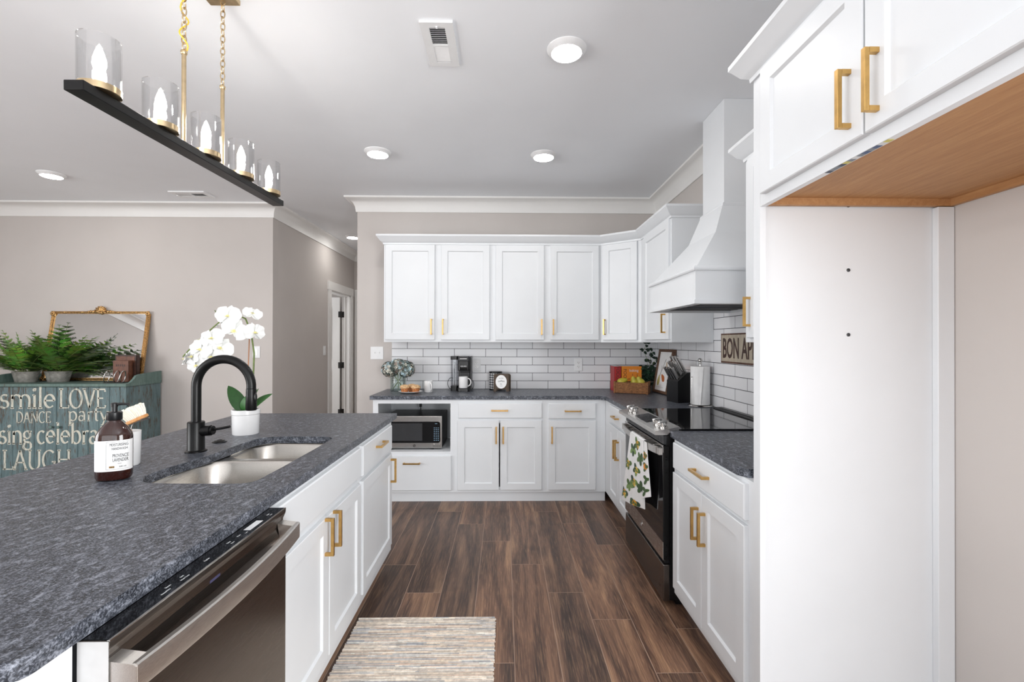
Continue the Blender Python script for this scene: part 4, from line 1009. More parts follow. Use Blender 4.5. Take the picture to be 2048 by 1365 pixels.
# framed pear print leaning on the side wall
rt = root('framed_print', (1.40, 4.17, GT), 'wood-framed pear print leaning in the worktop corner behind the knife block', 'picture')
P0, P1 = Vector((1.392, 4.325, GT+.004)), Vector((1.415, 4.02, GT+.004))
rv = (P1-P0); FW = rv.length; rv.normalize(); upv = Vector((0.17, .0, .98)).normalized(); upv = (upv-rv*upv.dot(rv)).normalized()
fmx = frame(P0, rv, upv); FHt = .40; s = .024
b = MB(fmx)
for x0, x1, y0, y1 in ((0, FW, 0, s), (0, FW, FHt-s, FHt), (0, s, s, FHt-s), (FW-s, FW, s, FHt-s)): b.box(x0, x1, y0, y1, -.02, .012, .003)
b.build('frame', M['frame_wood'], rt)
pr = MB(fmx).box(s, FW-s, s, FHt-s, -.012, 0).build('print', M['paper'], rt)
b = MB(fmx); b.col = lin((198, 186, 120))
def silhouette(cx, cy, sc, tilt):
    pts = []
    for a in range(0, 360, 15):
        t = R(a); r = 1+.0*math.cos(t); x = .030*math.sin(t)*(1-.42*max(0, math.cos(t))); y = .045*math.cos(t)+(.02*max(0, math.cos(t)))
        c_, s_ = math.cos(tilt), math.sin(tilt); pts.append((cx+sc*(x*c_-y*s_), cy+sc*(x*s_+y*c_), .0004))
    b.extrude(pts, (0, 0, .0006))
silhouette(.075, .105, .9, -.1); b.col = lin((196, 112, 62)); silhouette(.165, .135, .85, .9); b.col = lin((206, 190, 168)); silhouette(.20, .255, .55, .4)
b.col = lin((74, 60, 44)); b.tube([(.085, .15, .001), (.12, .22, .001), (.17, .31, .001)], .0015, 5); b.tube([(.11, .20, .001), (.10, .25, .001)], .001, 5)
b.box(.06, .20, .052, .053, .0002, .0008); b.build('illustration', M['attr'], pr)
# knife block with its knives
kb = Matrix.Translation((1.385, 3.60, GT)) @ Matrix.Rotation(R(14), 4, 'Z')
rt = root('knife_block', (1.385, 3.60, GT), 'black knife block full of steel-handled knives', 'knife block')
b = MB(kb)   # profile in local xz, thickness along local y (x towards the wall)
b.extrude([(-.088, -.072, 0), (.088, -.072, 0), (.100, -.072, .13), (.052, -.072, .232), (-.006, -.072, .228), (-.088, -.072, .165)], (0, .144, 0)); b.build('block', M['black_plastic'], rt)
MB(kb @ frame((-.055, -.0724, .04), (1, 0, 0), (0, 0, 1))).text('sabatier' if False else '', .01, I4) if False else None
dirk = (kb.to_3x3() @ Vector((-.52, 0, .85))).normalized()
slots = [(-.07, -.05), (-.07, -.018), (-.07, .015), (-.07, .048), (-.035, -.045), (-.035, -.01), (-.035, .03), (.0, -.04), (.0, .0), (.0, .04)]
knife = None
for i, (sx, sy) in enumerate(slots):
    zt = .165+(sx+.088)/.082*.063
    p = kb @ Vector((sx, sy, zt)); L = .105 if sx < -.05 else (.125 if sx < -.01 else .142)
    if knife is None:
        knife = root('kitchen_knife', (0, 0, 0), '', 'knife')
        o1 = frame((0, 0, 0), (0, 1, 0), (0, 0, 1))
        b = MB(); b.box(-.008, .008, -.0105, .0105, .0, 1.0, 0); 
    nm = root('kitchen_knife', tuple(p), 'steel-handled kitchen knife slotted in the black knife block', 'knife', 'knives in the knife block')
    m = Matrix.Translation(p) @ dirk.to_track_quat('Z', 'Y').to_matrix().to_4x4()
    b = MB(m); b.loops([[Vector((x*s_, y*s_, z)) for x, y in rrect(-.0075, .0075, -.0115, .0115, .005, 4)] for z, s_ in ((0, .85), (.008, 1), (L-.02, .92), (L-.004, 1.05), (L, .9))]); b.build('handle', M['chrome'], nm, smooth=40)
    b = MB(m); b.box(-.001, .001, -.010, .010, -.10, .0); b.build('blade', M['steel'], nm)
bpy.data.objects.remove(knife.o)
# paper towels on a holder
tx, ty = 1.418, 3.345
rt = root('paper_towel_holder', (tx, ty, GT), 'steel paper towel holder beside the cooktop', 'paper towel holder')
MB().lathe([(0, 0), (.082, 0), (.084, .004), (.080, .010), (.02, .012), (0, .012)], (tx, ty, GT), 40).build('base', M['chrome'], rt, smooth=35)
b = MB(); b.cyl((tx, ty, GT+.011), (tx, ty, GT+.315), .007, 14); b.build('post', M['chrome'], rt, smooth=40)
b = MB(); b.lathe([(.010, .302), (.012, .306), (.007, .312), (.007, .316)], (tx, ty, GT), 18); b.sphere((tx, ty, GT+.331), .017, 18, 12); b.build('finial', M['chrome'], rt, smooth=60)
b = MB(); b.tube([(tx-.074, ty-.03, GT+.008), (tx-.078, ty-.03, GT+.10), (tx-.072, ty-.028, GT+.21)], .002, 8); b.sphere((tx-.072, ty-.028, GT+.213), .005, 10, 8); b.build('tension_arm', M['chrome'], rt, smooth=50)
b = MB(); b.lathe([(.020, .0135), (.064, .0135), (.066, .016), (.066, .285), (.064, .288), (.020, .288), (.019, .15), (.020, .0135)], (tx, ty, GT), 48, cap=False)
b.grid(lambda u, v: (tx+.0675*math.cos(R(215+28*u)), ty+.0675*math.sin(R(215+28*u)), GT+.016+v*.27-(.0)), 6, 2)
b.grid(lambda u, v: (tx+(.067+.006*u)*math.cos(R(243+u*(6+16*v))), ty+(.067+.006*u)*math.sin(R(243+u*(6+16*v))), GT+.016+v*.27), 4, 6)
tag(b.build('paper_towel_roll', M['paper'], smooth=40), 'roll of white paper towels on the steel holder', 'paper towels')
# metal sign on the side wall
sg = frame((1.500, 3.196, 1.2355), (0, -1, 0), (0, 0, 1)); SW, SH = .86, .200
rt = root('wall_sign', (1.50, 2.77, 1.235), 'rusty cream metal sign on the right-hand tile wall, its end hidden by the tall panel', 'sign')
b = MB(sg); b.box(0, SW, 0, SH, -.004, .0); pl = b.build('plate', M['sign_rust'], rt)
b = MB(sg); b.box(.008, SW-.008, .012, SH-.010, .0, .0012); b.build('face', M['sign_face'], rt)
b = MB(sg); b.text('BON APPETIT', .186, Matrix.Translation((.026, SH*.47, .0016)), .0006, 'LEFT', sx=.565, bold=.0035); b.build('lettering', M['brown_dark'], rt)

# ------------------------------------------------------------------ on the island
# soap pump bottle, turned to the room
rt = root('soap_bottle', (-1.300, 1.572, GT), 'large amber soap pump bottle with a white label, beside the sink', 'bottle', rz=R(22))
def oval(sx, sy, z, n=40, p=2.6):
    pts = []
    for i in range(n):
        a = 2*math.pi*i/n; c_, s_ = math.cos(a), math.sin(a)
        pts.append(Vector((sx*math.copysign(abs(c_)**(2/p), c_), sy*math.copysign(abs(s_)**(2/p), s_), z)))
    return pts
b = MB(); b.loops([oval(.032, .022, 0), oval(.045, .032, .004), oval(.049, .036, .014), oval(.049, .036, .142), oval(.0475, .035, .151), oval(.038, .029, .170), oval(.026, .022, .186, p=2.2), oval(.019, .018, .194, p=2), oval(.0165, .0165, .205, p=2)]); b.build('bottle_body', M['amber'], rt, smooth=40, local=True)
b = MB(); L = []
for z in (.034, .134):
    L.append([Vector((p.x*1.012, p.y*1.018, z)) for p in oval(.049, .036, z, 40)][20:]+[Vector((p.x*1.012, p.y*1.018, z)) for p in oval(.049, .036, z, 40)][:1])
b.loops(L, False, False, closed=False); lb = b.build('label', M['paper'], rt, smooth=60, local=True)
def on_oval(b):          # lay flat print on the curved label
    for v in b.v:
        x, z, d = v.x, v.y, v.z; y = .0368*max(0, 1-(min(.0485, abs(x))/.0497)**2.6)**(1/2.6)
        v.x, v.y, v.z = x, -y-.0004-d, z
    return b
b = MB(); T = lambda t, x, z, sz, sx=1: b.text(t, sz, Matrix.Translation((x, z, 0)), .0002, sx=sx)
T('MOISTURISING', .022, .120, .0130, .52); T('HANDWASH', .024, .107, .0120, .56); T('PROVENCE', .026, .084, .0160, .48); T('LAVENDER', .026, .070, .0160, .48)
T('500 ml', .032, .048, .006)
for x0, x1, z0, z1 in ((-.010, -.0095, .040, .129), (.020, .030, .058, .059)): b.box(x0, x1, z0, z1, 0, .0002)
for i in range(11): b.box(-.010+i*.005, -.005+i*.005, .1285, .129, 0, .0002); b.box(-.010+i*.005, -.005+i*.005, .040, .0405, 0, .0002)
on_oval(b).build('lettering', M['ink'], lb, local=True)
b = MB(); b.box(-.002, .012, .045, .051, 0, .0002); on_oval(b).build('gold_mark', M['gold'], lb, local=True)
b = MB(); b.lathe([(.0205, .198), (.0215, .200), (.0215, .2225), (.019, .225), (0, .225)], seg=28); b.lathe([(.0085, .225), (.0085, .243), (0, .243)], seg=16)
b.lathe([(.010, .241), (.0105, .252), (.006, .255), (0, .255)], seg=18); b.tube([(0, 0, .249), (.02, -.002, .250), (.036, -.004, .249), (.041, -.0045, .243)], [.005, .0045, .004, .0035], 10); b.build('pump', M['black_plastic'], rt, smooth=40, local=True)
b = MB(); b.cyl((0, 0, .02), (0, 0, .2), .003, 8); b.build('dip_tube', M['black'], rt, local=True)
# white brush pot and the dish brush in it
hx, hy = -1.402, 1.752
rt = root('brush_pot', (hx, hy, GT), 'white ceramic brush pot behind the amber soap bottle', 'pot')
b = MB(); L = []
for s_, z in ((.9, 0), (1, .006), (1.06, .124), (1.06, .1265), (.98, .1265), (.93, .010), (.5, .008)): L.append([Vector((hx+.042*s_*math.cos(2*math.pi*k/36), hy+.036*s_*math.sin(2*math.pi*k/36), GT+z)) for k in range(36)])
b.loops(L); b.build('pot', M['porcelain'], rt, smooth=40)
rt = root('dish_brush', (hx, hy, GT+.012), 'wooden dish brush with white bristles standing in the white pot', 'brush')
dirv = Vector((.20, 0, .98)).normalized(); hb0 = Vector((hx-.005, hy, GT+.0125))
b = MB(); b.tube([hb0+Vector((0, 0, 0)), hb0+Vector((.006, 0, .06)), hb0+Vector((.014, 0, .118))], [.008, .009, .0075], 12); b.build('handle', M['bristle_wood'], rt, smooth=50)
bc = Vector((hx+.035, hy, GT+.172)); bd = Vector((.80, -.05, .34)).normalized(); bn = Vector((-.38, -.15, .90)).normalized()
b = MB()
for o in (-.012, .012): b.tube([hb0+Vector((.012, o*.4, .11)), hb0+Vector((.020, o, .150)), bc-bn*.013+Vector((0, o*1.2, 0)), bc+bd*.03-bn*.012+Vector((0, o*1.4, 0))], .0016, 8)
b.build('wire_neck', M['chrome'], rt, smooth=50)
bm_ = frame(bc, bd, bd.cross(bn).cross(bd)*1.0); bmx = Matrix((bd, bn.cross(bd).normalized(), bn)).transposed().to_4x4(); bmx.translation = bc
b = MB(bmx); b.loops([[Vector((x*s_, y*s_, z)) for x, y in rrect(-.040, .040, -.023, .023, .022, 6)] for z, s_ in ((-.010, .8), (-.007, 1), (.001, 1), (.003, .95))]); b.build('head', M['bristle_wood'], rt, smooth=40)
b = MB(bmx)
random.seed(9)
for i in range(-5, 6):
    for j in range(-3, 4):
        x, y = i*.0066, j*.0062
        if (x/.038)**2+(y/.021)**2 <= 1:
            b.tube([(x, y, .002), (x*1.16, y*1.3, .022), (x*1.32-.004, y*1.75, .047+random.uniform(-.004, .003)-.004*(x/.04)**2)], [.0026, .0036, .0046], 7)
b.build('bristles', M['sponge'], rt, smooth=50)
# orchid
ox, oy = -1.292, 2.345
rt = root('orchid', (ox, oy, GT), 'white orchid in a white pot at the far side of the island sink', 'plant')
b = MB(); L = []
for s_, z in ((.93, 0), (.97, .004), (1.0, .085), (1.0, .098), (1.05, .101), (1.05, .120), (1.0, .123), (.92, .121), (.90, .10), (.3, .098)): L.append([Vector((ox+.062*s_*math.cos(2*math.pi*k/44), oy+.062*s_*math.sin(2*math.pi*k/44), GT+z)) for k in range(44)])
b.loops(L); b.build('pot', M['porcelain'], rt, smooth=40)
b = MB(); b.lathe([(0, .108), (.056, .108), (.056, .104), (0, .102)], (ox, oy, GT), 30); b.build('moss', M['soil'], rt)
b = MB()
for d, L, w, bend in (((-.38, -.12, .9), .165, .068, .5), ((.62, -.25, .66), .165, .058, .35), ((.05, -.45, .55), .105, .052, .9), ((.34, -.32, .78), .150, .046, .3), ((-.1, .5, .6), .13, .05, .7)):
    g = random.uniform(.85, 1.15); b.col = lin((44*g, 92*g, 40*g)); leaf(b, (ox+d[0]*.02, oy+d[1]*.02, GT+.105), d, (-d[0]*.9, -.7, .5), L, w, bend, 9, .12)
b.build('leaves', M['leaf'], rt, smooth=60, recalc=False)
def P3(x, y, z): return Vector((x, y, z))
sx0 = ox+.012
stem = [P3(sx0, oy, GT+.10), P3(sx0+.018, oy+.01, GT+.25), P3(sx0+.022, oy+.012, GT+.40), P3(sx0+.008, oy+.01, GT+.505), P3(sx0-.02, oy+.01, GT+.575), P3(sx0-.07, oy, GT+.60), P3(sx0-.13, oy-.01, GT+.565), P3(sx0-.20, oy-.015, GT+.50), P3(sx0-.27, oy-.02, GT+.43), P3(sx0-.31, oy-.02, GT+.385)]
b = MB(); b.tube(stem, [.0042]*5+[.003]*5, 8)
for q in ((-.135, -.01, .575, -.155, -.02, .615),): b.tube([P3(sx0+q[0], oy+q[1], GT+q[2]), P3(sx0+q[3], oy+q[4], GT+q[5])], .0022, 6)
b.build('flower_stem', M['green_stem'], rt, smooth=50)
b = MB(); b.tube([P3(sx0-.012, oy, GT+.09), P3(sx0-.004, oy+.004, GT+.30), P3(sx0+.002, oy+.006, GT+.495)], .0030, 8); b.build('support_cane', M['cane'], rt, smooth=50)
def flower(c, nrm, r, roll=0):
    nrm = Vector(nrm).normalized(); u = Vector((0, 0, 1))-nrm*nrm.z; u.normalize(); w = u.cross(nrm)
    ca, sa = math.cos(roll), math.sin(roll); u, w = u*ca+w*sa, w*ca-u*sa; b = MB(); C = Vector(c)
    for ang, L, wd, back in ((90, .95, .72, .10), (210, .92, .66, .10), (330, .92, .66, .10)):   # sepals
        d = w*math.cos(R(ang))+u*math.sin(R(ang)); b.col = lin((246, 247, 244)); leaf(b, C-nrm*.002, d-nrm*back, nrm, r*L, r*wd, .12, 7, .12)
    for ang in (12, 168):                                                     # broad petals
        d = w*math.cos(R(ang))+u*math.sin(R(ang)); side = nrm.cross(d); vs = [C+nrm*.002]; n = 12; fs = []
        for k in range(n+1):
            t = -1.15+2.3*k/n; e = (d*math.cos(t)*1.0+side*math.sin(t)*.95); rad = r*(.62+.46*math.cos(t))
            vs.append(C+nrm*(.003+r*.10*math.cos(k*1.7))+e*rad*.98); vs.append(C+nrm*(.004+r*.02)+e*rad*.5)
        for k in range(n):
            a = 1+2*k; fs += [(0, a+1, a+3), (a+1, a, a+2, a+3)]
        b.col = lin((249, 250, 248)); b.add(vs, fs)
    b.col = lin((236, 232, 190)); leaf(b, C+nrm*.004, -u*.7+nrm*.8, nrm, r*.45, r*.30, -.6, 5, .3)
    b.col = lin((244, 240, 214))
    for s_ in (-1, 1): leaf(b, C+nrm*.004, w*s_*.6-u*.1+nrm*.7, nrm, r*.32, r*.20, .7, 4, .3)
    b.col = lin((230, 222, 150)); b.sphere(C+nrm*.009, r*.10, 8, 6)
    b.build('flower', M['petal'], rt, smooth=70, recalc=False)
def ofl(px, py, nr, r, dy=-.03, roll=0):
    # flower heads along the spray: offsets in metres from the pot axis, height above the pot foot
    flower((ox+px, oy+dy, GT+py), nr, r, roll)
ofl(-.055, .585, (.05, -1, .12), .060, -.055, .1)
ofl(-.030, .515, (.15, -1, -.15), .062, -.045, .5)
ofl(.020, .600, (.5, -.6, .5), .045, .02, .3)
ofl(.045, .505, (.95, -.45, .1), .056, -.01, .0)
ofl(-.135, .475, (-.1, -1, .25), .060, -.05, -.2)
ofl(-.120, .555, (-.75, -.35, .75), .046, .01, .4)
ofl(-.100, .430, (.25, -1, .0), .058, -.04, .6)
ofl(-.190, .420, (-.1, -1, .25), .058, -.05, .3)
ofl(-.205, .465, (-.75, -.6, .5), .046, -.02, -.4)
ofl(-.140, .385, (.1, -1, .0), .056, -.045, .0)
ofl(-.240, .385, (-.55, -.9, .2), .052, -.03, .4)
ofl(-.215, .345, (-.1, -1, -.25), .050, -.04, -.3)
ofl(-.285, .372, (-.85, -.5, .3), .044, -.02, .1)

# ------------------------------------------------------------------ living area: painted dresser and what stands on it
DXR, DXL, DYF, DYB = -3.515, -4.80, 4.377, 4.81
rt = root('dresser', ((DXL+DXR)/2, (DYF+DYB)/2, 0), 'weathered blue-green painted dresser with cream words across its plank front', 'dresser')
b = MB(); b.box(DXL, DXR, DYF+.022, DYB, .06, .955); b.box(DXR-.05, DXR, DYF, DYF+.022, .06, .955); b.box(DXL, DXL+.05, DYF, DYF+.022, .06, .955); b.box(DXL+.05, DXR-.05, DYF, DYF+.022, .06, .10)
b.box(DXR-.07, DXR, DYF+.01, DYF+.07, 0, .06); b.box(DXL, DXL+.07, DYF+.01, DYF+.07, 0, .06); b.box(DXR-.07, DXR, DYB-.06, DYB, 0, .06); b.box(DXL, DXL+.07, DYB-.06, DYB, 0, .06); b.build('body', M['dresser'], rt)
b = MB(); b.box(DXL-.02, DXR+.014, DYF-.018, DYB, .955, .982, .004); b.build('top', M['dresser_top'], rt)
sd = [(DYB, .982), (DYB, 1.078), (DYF+.15, 1.060), (DYF+.11, 1.050), (DYF+.085, 1.022), (DYF+.04, .990), (DYF+.01, .982)]
b = MB(); b.extrude([(DXR-.012, y, z) for y, z in sd], (.022, 0, 0)); b.build('gallery_side', M['dresser_top'], rt)
b = MB(); b.extrude([(DXL-.012, y, z) for y, z in sd], (.022, 0, 0)); b.build('gallery_side', M['dresser_top'], rt)
MB().box(DXL+.012, DXR-.014, DYB-.016, DYB, .982, 1.05).build('gallery_back', M['dresser_top'], rt)
xm = -4.15
for x0, x1, kx_ in ((DXL+.053, xm-.002, xm-.035), (xm+.002, DXR-.053, xm+.035)):
    b = MB(); n = round((x1-x0)/.1); wpl = (x1-x0)/n
    for i in range(n):
        a0, a1 = x0+i*wpl, x0+(i+1)*wpl; b.extrude([(a0, DYF+.02, .105), (a1, DYF+.02, .105), (a1, DYF+.006, .105), (a1-.005, DYF, .105), (a0+.005, DYF, .105), (a0, DYF+.006, .105)], (0, 0, .846))
    d = b.build('door', M['dresser'], rt)
    k = MB(); k.lathe([(.006, 0), (.006, .010), (.014, .018), (.013, .026), (.006, .029), (0, .029)], m=frame((kx_, DYF, .583), (1, 0, 0), (0, 0, 1)), seg=20); k.build('knob', M['dresser_top'], d, smooth=40)
# pen-drawn lettering: each glyph is a list of strokes in em units, drawn with a broad nib
def A(cx, cy, rx, ry, a0, a1, n=14): return arc(cx, cy, rx, ry, a0, a1, n)
def ser(x, y, w=.13): return [(x-w, y), (x+w, y)]
G = {
 'L': (.62, [[(.14, 0), (.14, 1)], ser(.14, 1), [(.02, .015), (.60, .015), (.62, .16)]]),
 'O': (.86, [A(.43, .5, .36, .5, 90, 450, 30)]),
 'V': (.80, [[(.08, 1), (.41, .02)], [(.41, .02), (.72, 1)], ser(.08, 1, .1), ser(.72, 1, .1)]),
 'E': (.62, [[(.14, 0), (.14, 1)], [(.03, .985), (.56, .985), (.57, .86)], [(.14, .52), (.46, .52)], [(.03, .015), (.58, .015), (.60, .15)]]),
 'D': (.84, [[(.14, 0), (.14, 1)], [(.03, .985), (.35, .985)]+A(.35, .5, .40, .485, 90, -90, 18)+[(.03, .015)]]),
 'A': (.82, [[(.38, 1), (.08, 0)], [(.40, 1), (.74, 0)], [(.2, .36), (.6, .36)], ser(.08, .0, .09), ser(.74, 0, .1)]),
 'N': (.86, [[(.14, 0), (.14, 1)], [(.14, 1), (.72, 0)], [(.72, 0), (.72, 1)], ser(.14, 0, .1), ser(.72, 1, .1), ser(.1, 1, .08)]),
 'C': (.78, [A(.44, .5, .36, .5, 48, 312, 24)]),
 'U': (.82, [[(.14, 1), (.14, .34)]+A(.41, .30, .27, .30, 180, 360, 16)+[(.68, 1)], ser(.14, 1, .1), ser(.68, 1, .1)]),
 'G': (.86, [A(.44, .5, .36, .5, 48, 330, 24), [(.74, .02), (.74, .40)], ser(.70, .40, .12)]),
 'H': (.84, [[(.14, 0), (.14, 1)], [(.70, 0), (.70, 1)], [(.14, .52), (.70, .52)], ser(.14, 1, .1), ser(.14, 0, .1), ser(.70, 1, .1), ser(.70, 0, .1)]),
 's': (.46, [A(.23, .46, .15, .14, 40, 250, 14)+A(.23, .17, .17, .16, 80, -150, 16)]),
 'm': (.98, [[(.12, 0), (.12, .6)], A(.31, .38, .19, .22, 170, 0, 10)+[(.50, 0)], A(.69, .38, .19, .22, 170, 0, 10)+[(.88, 0)], ser(.12, 0, .08), ser(.50, 0, .08), ser(.88, 0, .08)]),
 'i': (.26, [[(.13, 0), (.13, .6)], ser(.13, 0, .09), [(.03, .585), (.13, .60)], A(.13, .83, .04, .04, 0, 360, 10)]),
 'l': (.26, [[(.13, 0), (.13, 1)], ser(.13, 0, .09), [(.03, .985), (.13, 1)]]),
 'e': (.56, [[(.07, .34), (.49, .34)]+A(.28, .32, .21, .29, 5, 315, 20)]),
 'p': (.62, [[(.13, -.30), (.13, .60)], A(.33, .30, .22, .30, 130, -130, 20), ser(.13, -.30, .09), [(.03, .585), (.13, .6)]]),
 'a': (.54, [A(.25, .44, .17, .17, 150, 0, 10)+[(.42, .0)], A(.22, .17, .16, .17, 40, 330, 16), ser(.44, .01, .05)]),
 'r': (.42, [[(.13, 0), (.13, .60)], A(.31, .36, .18, .24, 165, 60, 9), ser(.13, 0, .09)]),
 't': (.38, [[(.17, .82), (.17, .12)]+A(.27, .12, .10, .11, 180, 300, 8), [(.04, .585), (.34, .585)]]),
 'y': (.58, [[(.06, .6), (.30, .02)], [(.52, .6), (.20, -.26), (.08, -.29)], ser(.06, .6, .07), ser(.52, .6, .07)]),
 'n': (.60, [[(.12, 0), (.12, .6)], A(.31, .38, .19, .22, 170, 0, 10)+[(.50, 0)], ser(.12, 0, .08), ser(.50, 0, .08)]),
 'g': (.56, [A(.26, .42, .17, .18, 0, 360, 20), [(.14, .26), (.10, .16), (.16, .09), (.40, .06), (.48, -.04)]+A(.27, -.13, .21, .15, 20, -200, 18)+[(.14, .04)], [(.38, .54), (.52, .60)]]),
 'c': (.50, [A(.28, .30, .21, .30, 50, 315, 18)]),
 'b': (.62, [[(.13, 0), (.13, 1)], A(.33, .30, .22, .30, 130, -130, 20), [(.03, .985), (.13, 1)]]),
}
def words(b, text, x, z, em, space=0, squeeze=1, thick=.115, thin=.045):
    for ch in text:
        if ch == ' ': x += .3*em; continue
        wd, strokes = G[ch]
        for S in strokes:
            P = [Vector((x+px*em*squeeze, z+pz*em)) for px, pz in S]; n = len(P); Lf, Rt = [], []
            for i in range(n):
                t = (P[min(i+1, n-1)]-P[max(i-1, 0)]); ang = math.atan2(t.y, t.x); wdt = em*(thin+(thick-thin)*abs(math.sin(ang-R(22))))/2
                nn = Vector((-t.y, t.x)).normalized(); Lf.append(P[i]+nn*wdt); Rt.append(P[i]-nn*wdt)
            vs = [(p.x, DYF-.0008, p.y) for p in Lf]+[(p.x, DYF-.0008, p.y) for p in Rt]
            b.add(vs, [(i, i+1, n+i+1, n+i) for i in range(n-1)])
        x += wd*em*squeeze+space
    return x
b = MB()
words(b, 'smile', -4.672, .757, .205, 0, 1.0)
words(b, 'LOVE', -4.128, .757, .176, .0, .84)
words(b, 'DANCE', -4.520, .622, .102, .0, .80)
words(b, 'party', -4.045, .640, .140, .004, 1.0)
words(b, 'sing', -4.675, .428, .195, .0, .84)
words(b, 'celebrate', -4.330, .428, .195, .0, .84)
words(b, 'LAUGH', -4.64, .190, .176, .0, .90)
b.build('lettering', M['cream_paint'], rt, recalc=False)
# gilt mirror leaning on the wall
ml = Vector((-4.612, 4.692, .9828)); tilt = math.atan2(.115, .70); upm = Vector((0, math.sin(tilt), math.cos(tilt)))
mf = frame(ml, (1, 0, 0), upm); MW, MH = 1.002, .715
rt = root('mirror', (-4.11, 4.75, .9828), 'gilt-framed rectangular mirror leaning on the wall on top of the dresser', 'mirror')
b = MB(mf); s = .030
b.box(.010, .010+s, .03, MH-.03, -.020, .004); b.box(MW-.010-s, MW-.010, .03, MH-.03, -.020, .004); b.box(.03, MW-.03, .006, .030, -.020, .004); b.box(.03, MW-.03, MH-.030, MH-.006, -.020, .004)
for x in (.018, .026, .034, MW-.018, MW-.026, MW-.034): b.tube([(x, .03, .006), (x, MH-.03, .006)], .0042, 8)
for z in (.018, MH-.018): b.tube([(.02, z, .006), (MW-.02, z, .006)], .0075, 8)
b.build('frame', M['gold'], rt, smooth=40)
MB(mf).box(.036, MW-.036, .028, MH-.028, -.006, -.004).build('looking_glass', M['mirror'], rt)
MB(mf).box(.03, MW-.03, .02, MH-.02, -.021, -.0065).build('backing', M['dark_wood'], rt)
random.seed(8)
def rosette(b, x, z, r, n=7, tall=1):
    for k in range(n):
        a = 2*math.pi*k/n; b.sphere((x+r*.55*math.cos(a), z+r*.55*math.sin(a)*tall, .010), r*.45, 10, 7, (1, 1, .7))
    b.sphere((x, z, .014), r*.42, 10, 7)
for x in (.025, MW-.025):
    for z in (.022, MH-.028):
        b = MB(mf); rosette(b, x, z, .026, 6); b.build('corner_ornament', M['gold'], rt, smooth=60)
for i, x in enumerate((.14, .32, .68, .86)):
    b = MB(mf); b.sphere((x, MH-.018, .008), .012, 10, 7, (1.5, 1, 1)); b.sphere((x-.018, MH-.016, .008), .008, 10, 7, (1.4, .9, 1)); b.sphere((x+.018, MH-.016, .008), .008, 10, 7, (1.4, .9, 1)); b.build('bead_ornament', M['gold'], rt, smooth=60)
b = MB(mf); x, z = MW/2, MH-.002
for k in range(9):
    a = R(-20+k*27.5); b.tube([(x, z-.012, .008), (x+.036*math.cos(a), z+.034*math.sin(a), .014), (x+.060*math.cos(a), z+.048*math.sin(a), .010)], [.006, .011, .008], 8)
rosette(b, x, z-.004, .032, 7)
for sg_ in (-1, 1):
    for k in range(3): b.sphere((x+sg_*(.074+.024*k), z-.010+.004*(k % 2), .008), .015-.002*k, 10, 7, (1.3, 1, .8))
b.build('crest_ornament', M['gold'], rt, smooth=60)
# ferns
def fern(x, y, label, seed, n=46, spread=1.0, reach=None):
    rt = root('potted_fern', (x, y, .982), label, 'plant', 'ferns on the dresser'); random.seed(seed)
    b = MB(); b.lathe([(0, 0), (.090, 0), (.094, .004), (.112, .074), (.118, .098), (.1215, .100), (.1215, .104), (.116, .104), (.106, .080), (0, .078)], (x, y, .982), 40, sy=.62); b.build('pot', M['zinc'], rt, smooth=40)
    b = MB(); b.lathe([(0, .088), (.10, .086), (.10, .080), (0, .079)], (x, y, .982), 24, sy=.6); b.build('soil', M['soil'], rt)
    fr = MB(); st = MB()
    specs = []
    for i in range(n):
        a = random.random()*2*math.pi; specs.append((a, random.uniform(.24, .47), random.uniform(.5, 1.42)))
    if reach: specs += reach
    for a, L, el in specs:
        d = Vector((math.cos(a)*math.cos(el), math.sin(a)*math.cos(el)*.62, math.sin(el))); p = Vector((x+.05*math.cos(a)*random.random(), y+.03*math.sin(a)*random.random(), .982+.085)); pts = [p.copy()]; N = 11
        for k in range(N):
            d = (d+Vector((math.cos(a)*.03, 0, -.040-.050*random.random()*(1 if L < .37 else .25)))).normalized(); p = p+d*(L/N)
            if p.y > 4.672+(p.z-.98)*.15: p.y = 4.672+(p.z-.98)*.15
            if p.z < 1.0 and p.y > DYF-.03: p.z = 1.0
            pts.append(p.copy())
        st.tube(pts, [.0018]*len(pts), 5); g = random.uniform(.7, 1.35); hue = random.choice([(82, 120, 46), (104, 140, 62), (62, 98, 42), (130, 158, 88)])
        for k in range(2, N+1):
            t = k/N; pl = .088*math.sin(math.pi*(.10+.86*t))**.8*(L/.36)**.4; dd = (pts[k]-pts[k-1]).normalized(); sd_ = dd.cross(Vector((0, 0, 1)))
            sd_ = sd_.normalized() if sd_.length > .05 else Vector((1, 0, 0)); upv = sd_.cross(dd)
            for sgn in (-1, 1):
                dr = (sd_*sgn+dd*.55+upv*random.uniform(-.15, .1)).normalized(); fr.col = lin(tuple(min(255, c*g*random.uniform(.85, 1.15)) for c in hue))
                m_ = 7
                for q in range(m_):                        # leaflets of each pinna
                    tt = (q+.5)/m_; bp = pts[k]+dr*(pl*tt)-Vector((0, 0, .006*tt*tt)); ll = pl*.30*(1-tt*.55)
                    pr_ = dr.cross(upv).normalized()
                    for s2 in (-1, 1):
                        e = (pr_*s2+dr*.7).normalized(); w_ = dr*(ll*.30)
                        fr.add([bp-w_, bp+e*ll*.6-w_*.8, bp+e*ll, bp+e*ll*.6+w_*.9, bp+w_], [(0, 1, 2, 3, 4)])
    st.build('frond_stems', M['green_stem'], rt); fr.build('fronds', M['leaf'], rt, recalc=False)
fern(-4.615, 4.56, 'green fern in a zinc pot on the dresser, to the left of the gilt mirror', 31, 42)
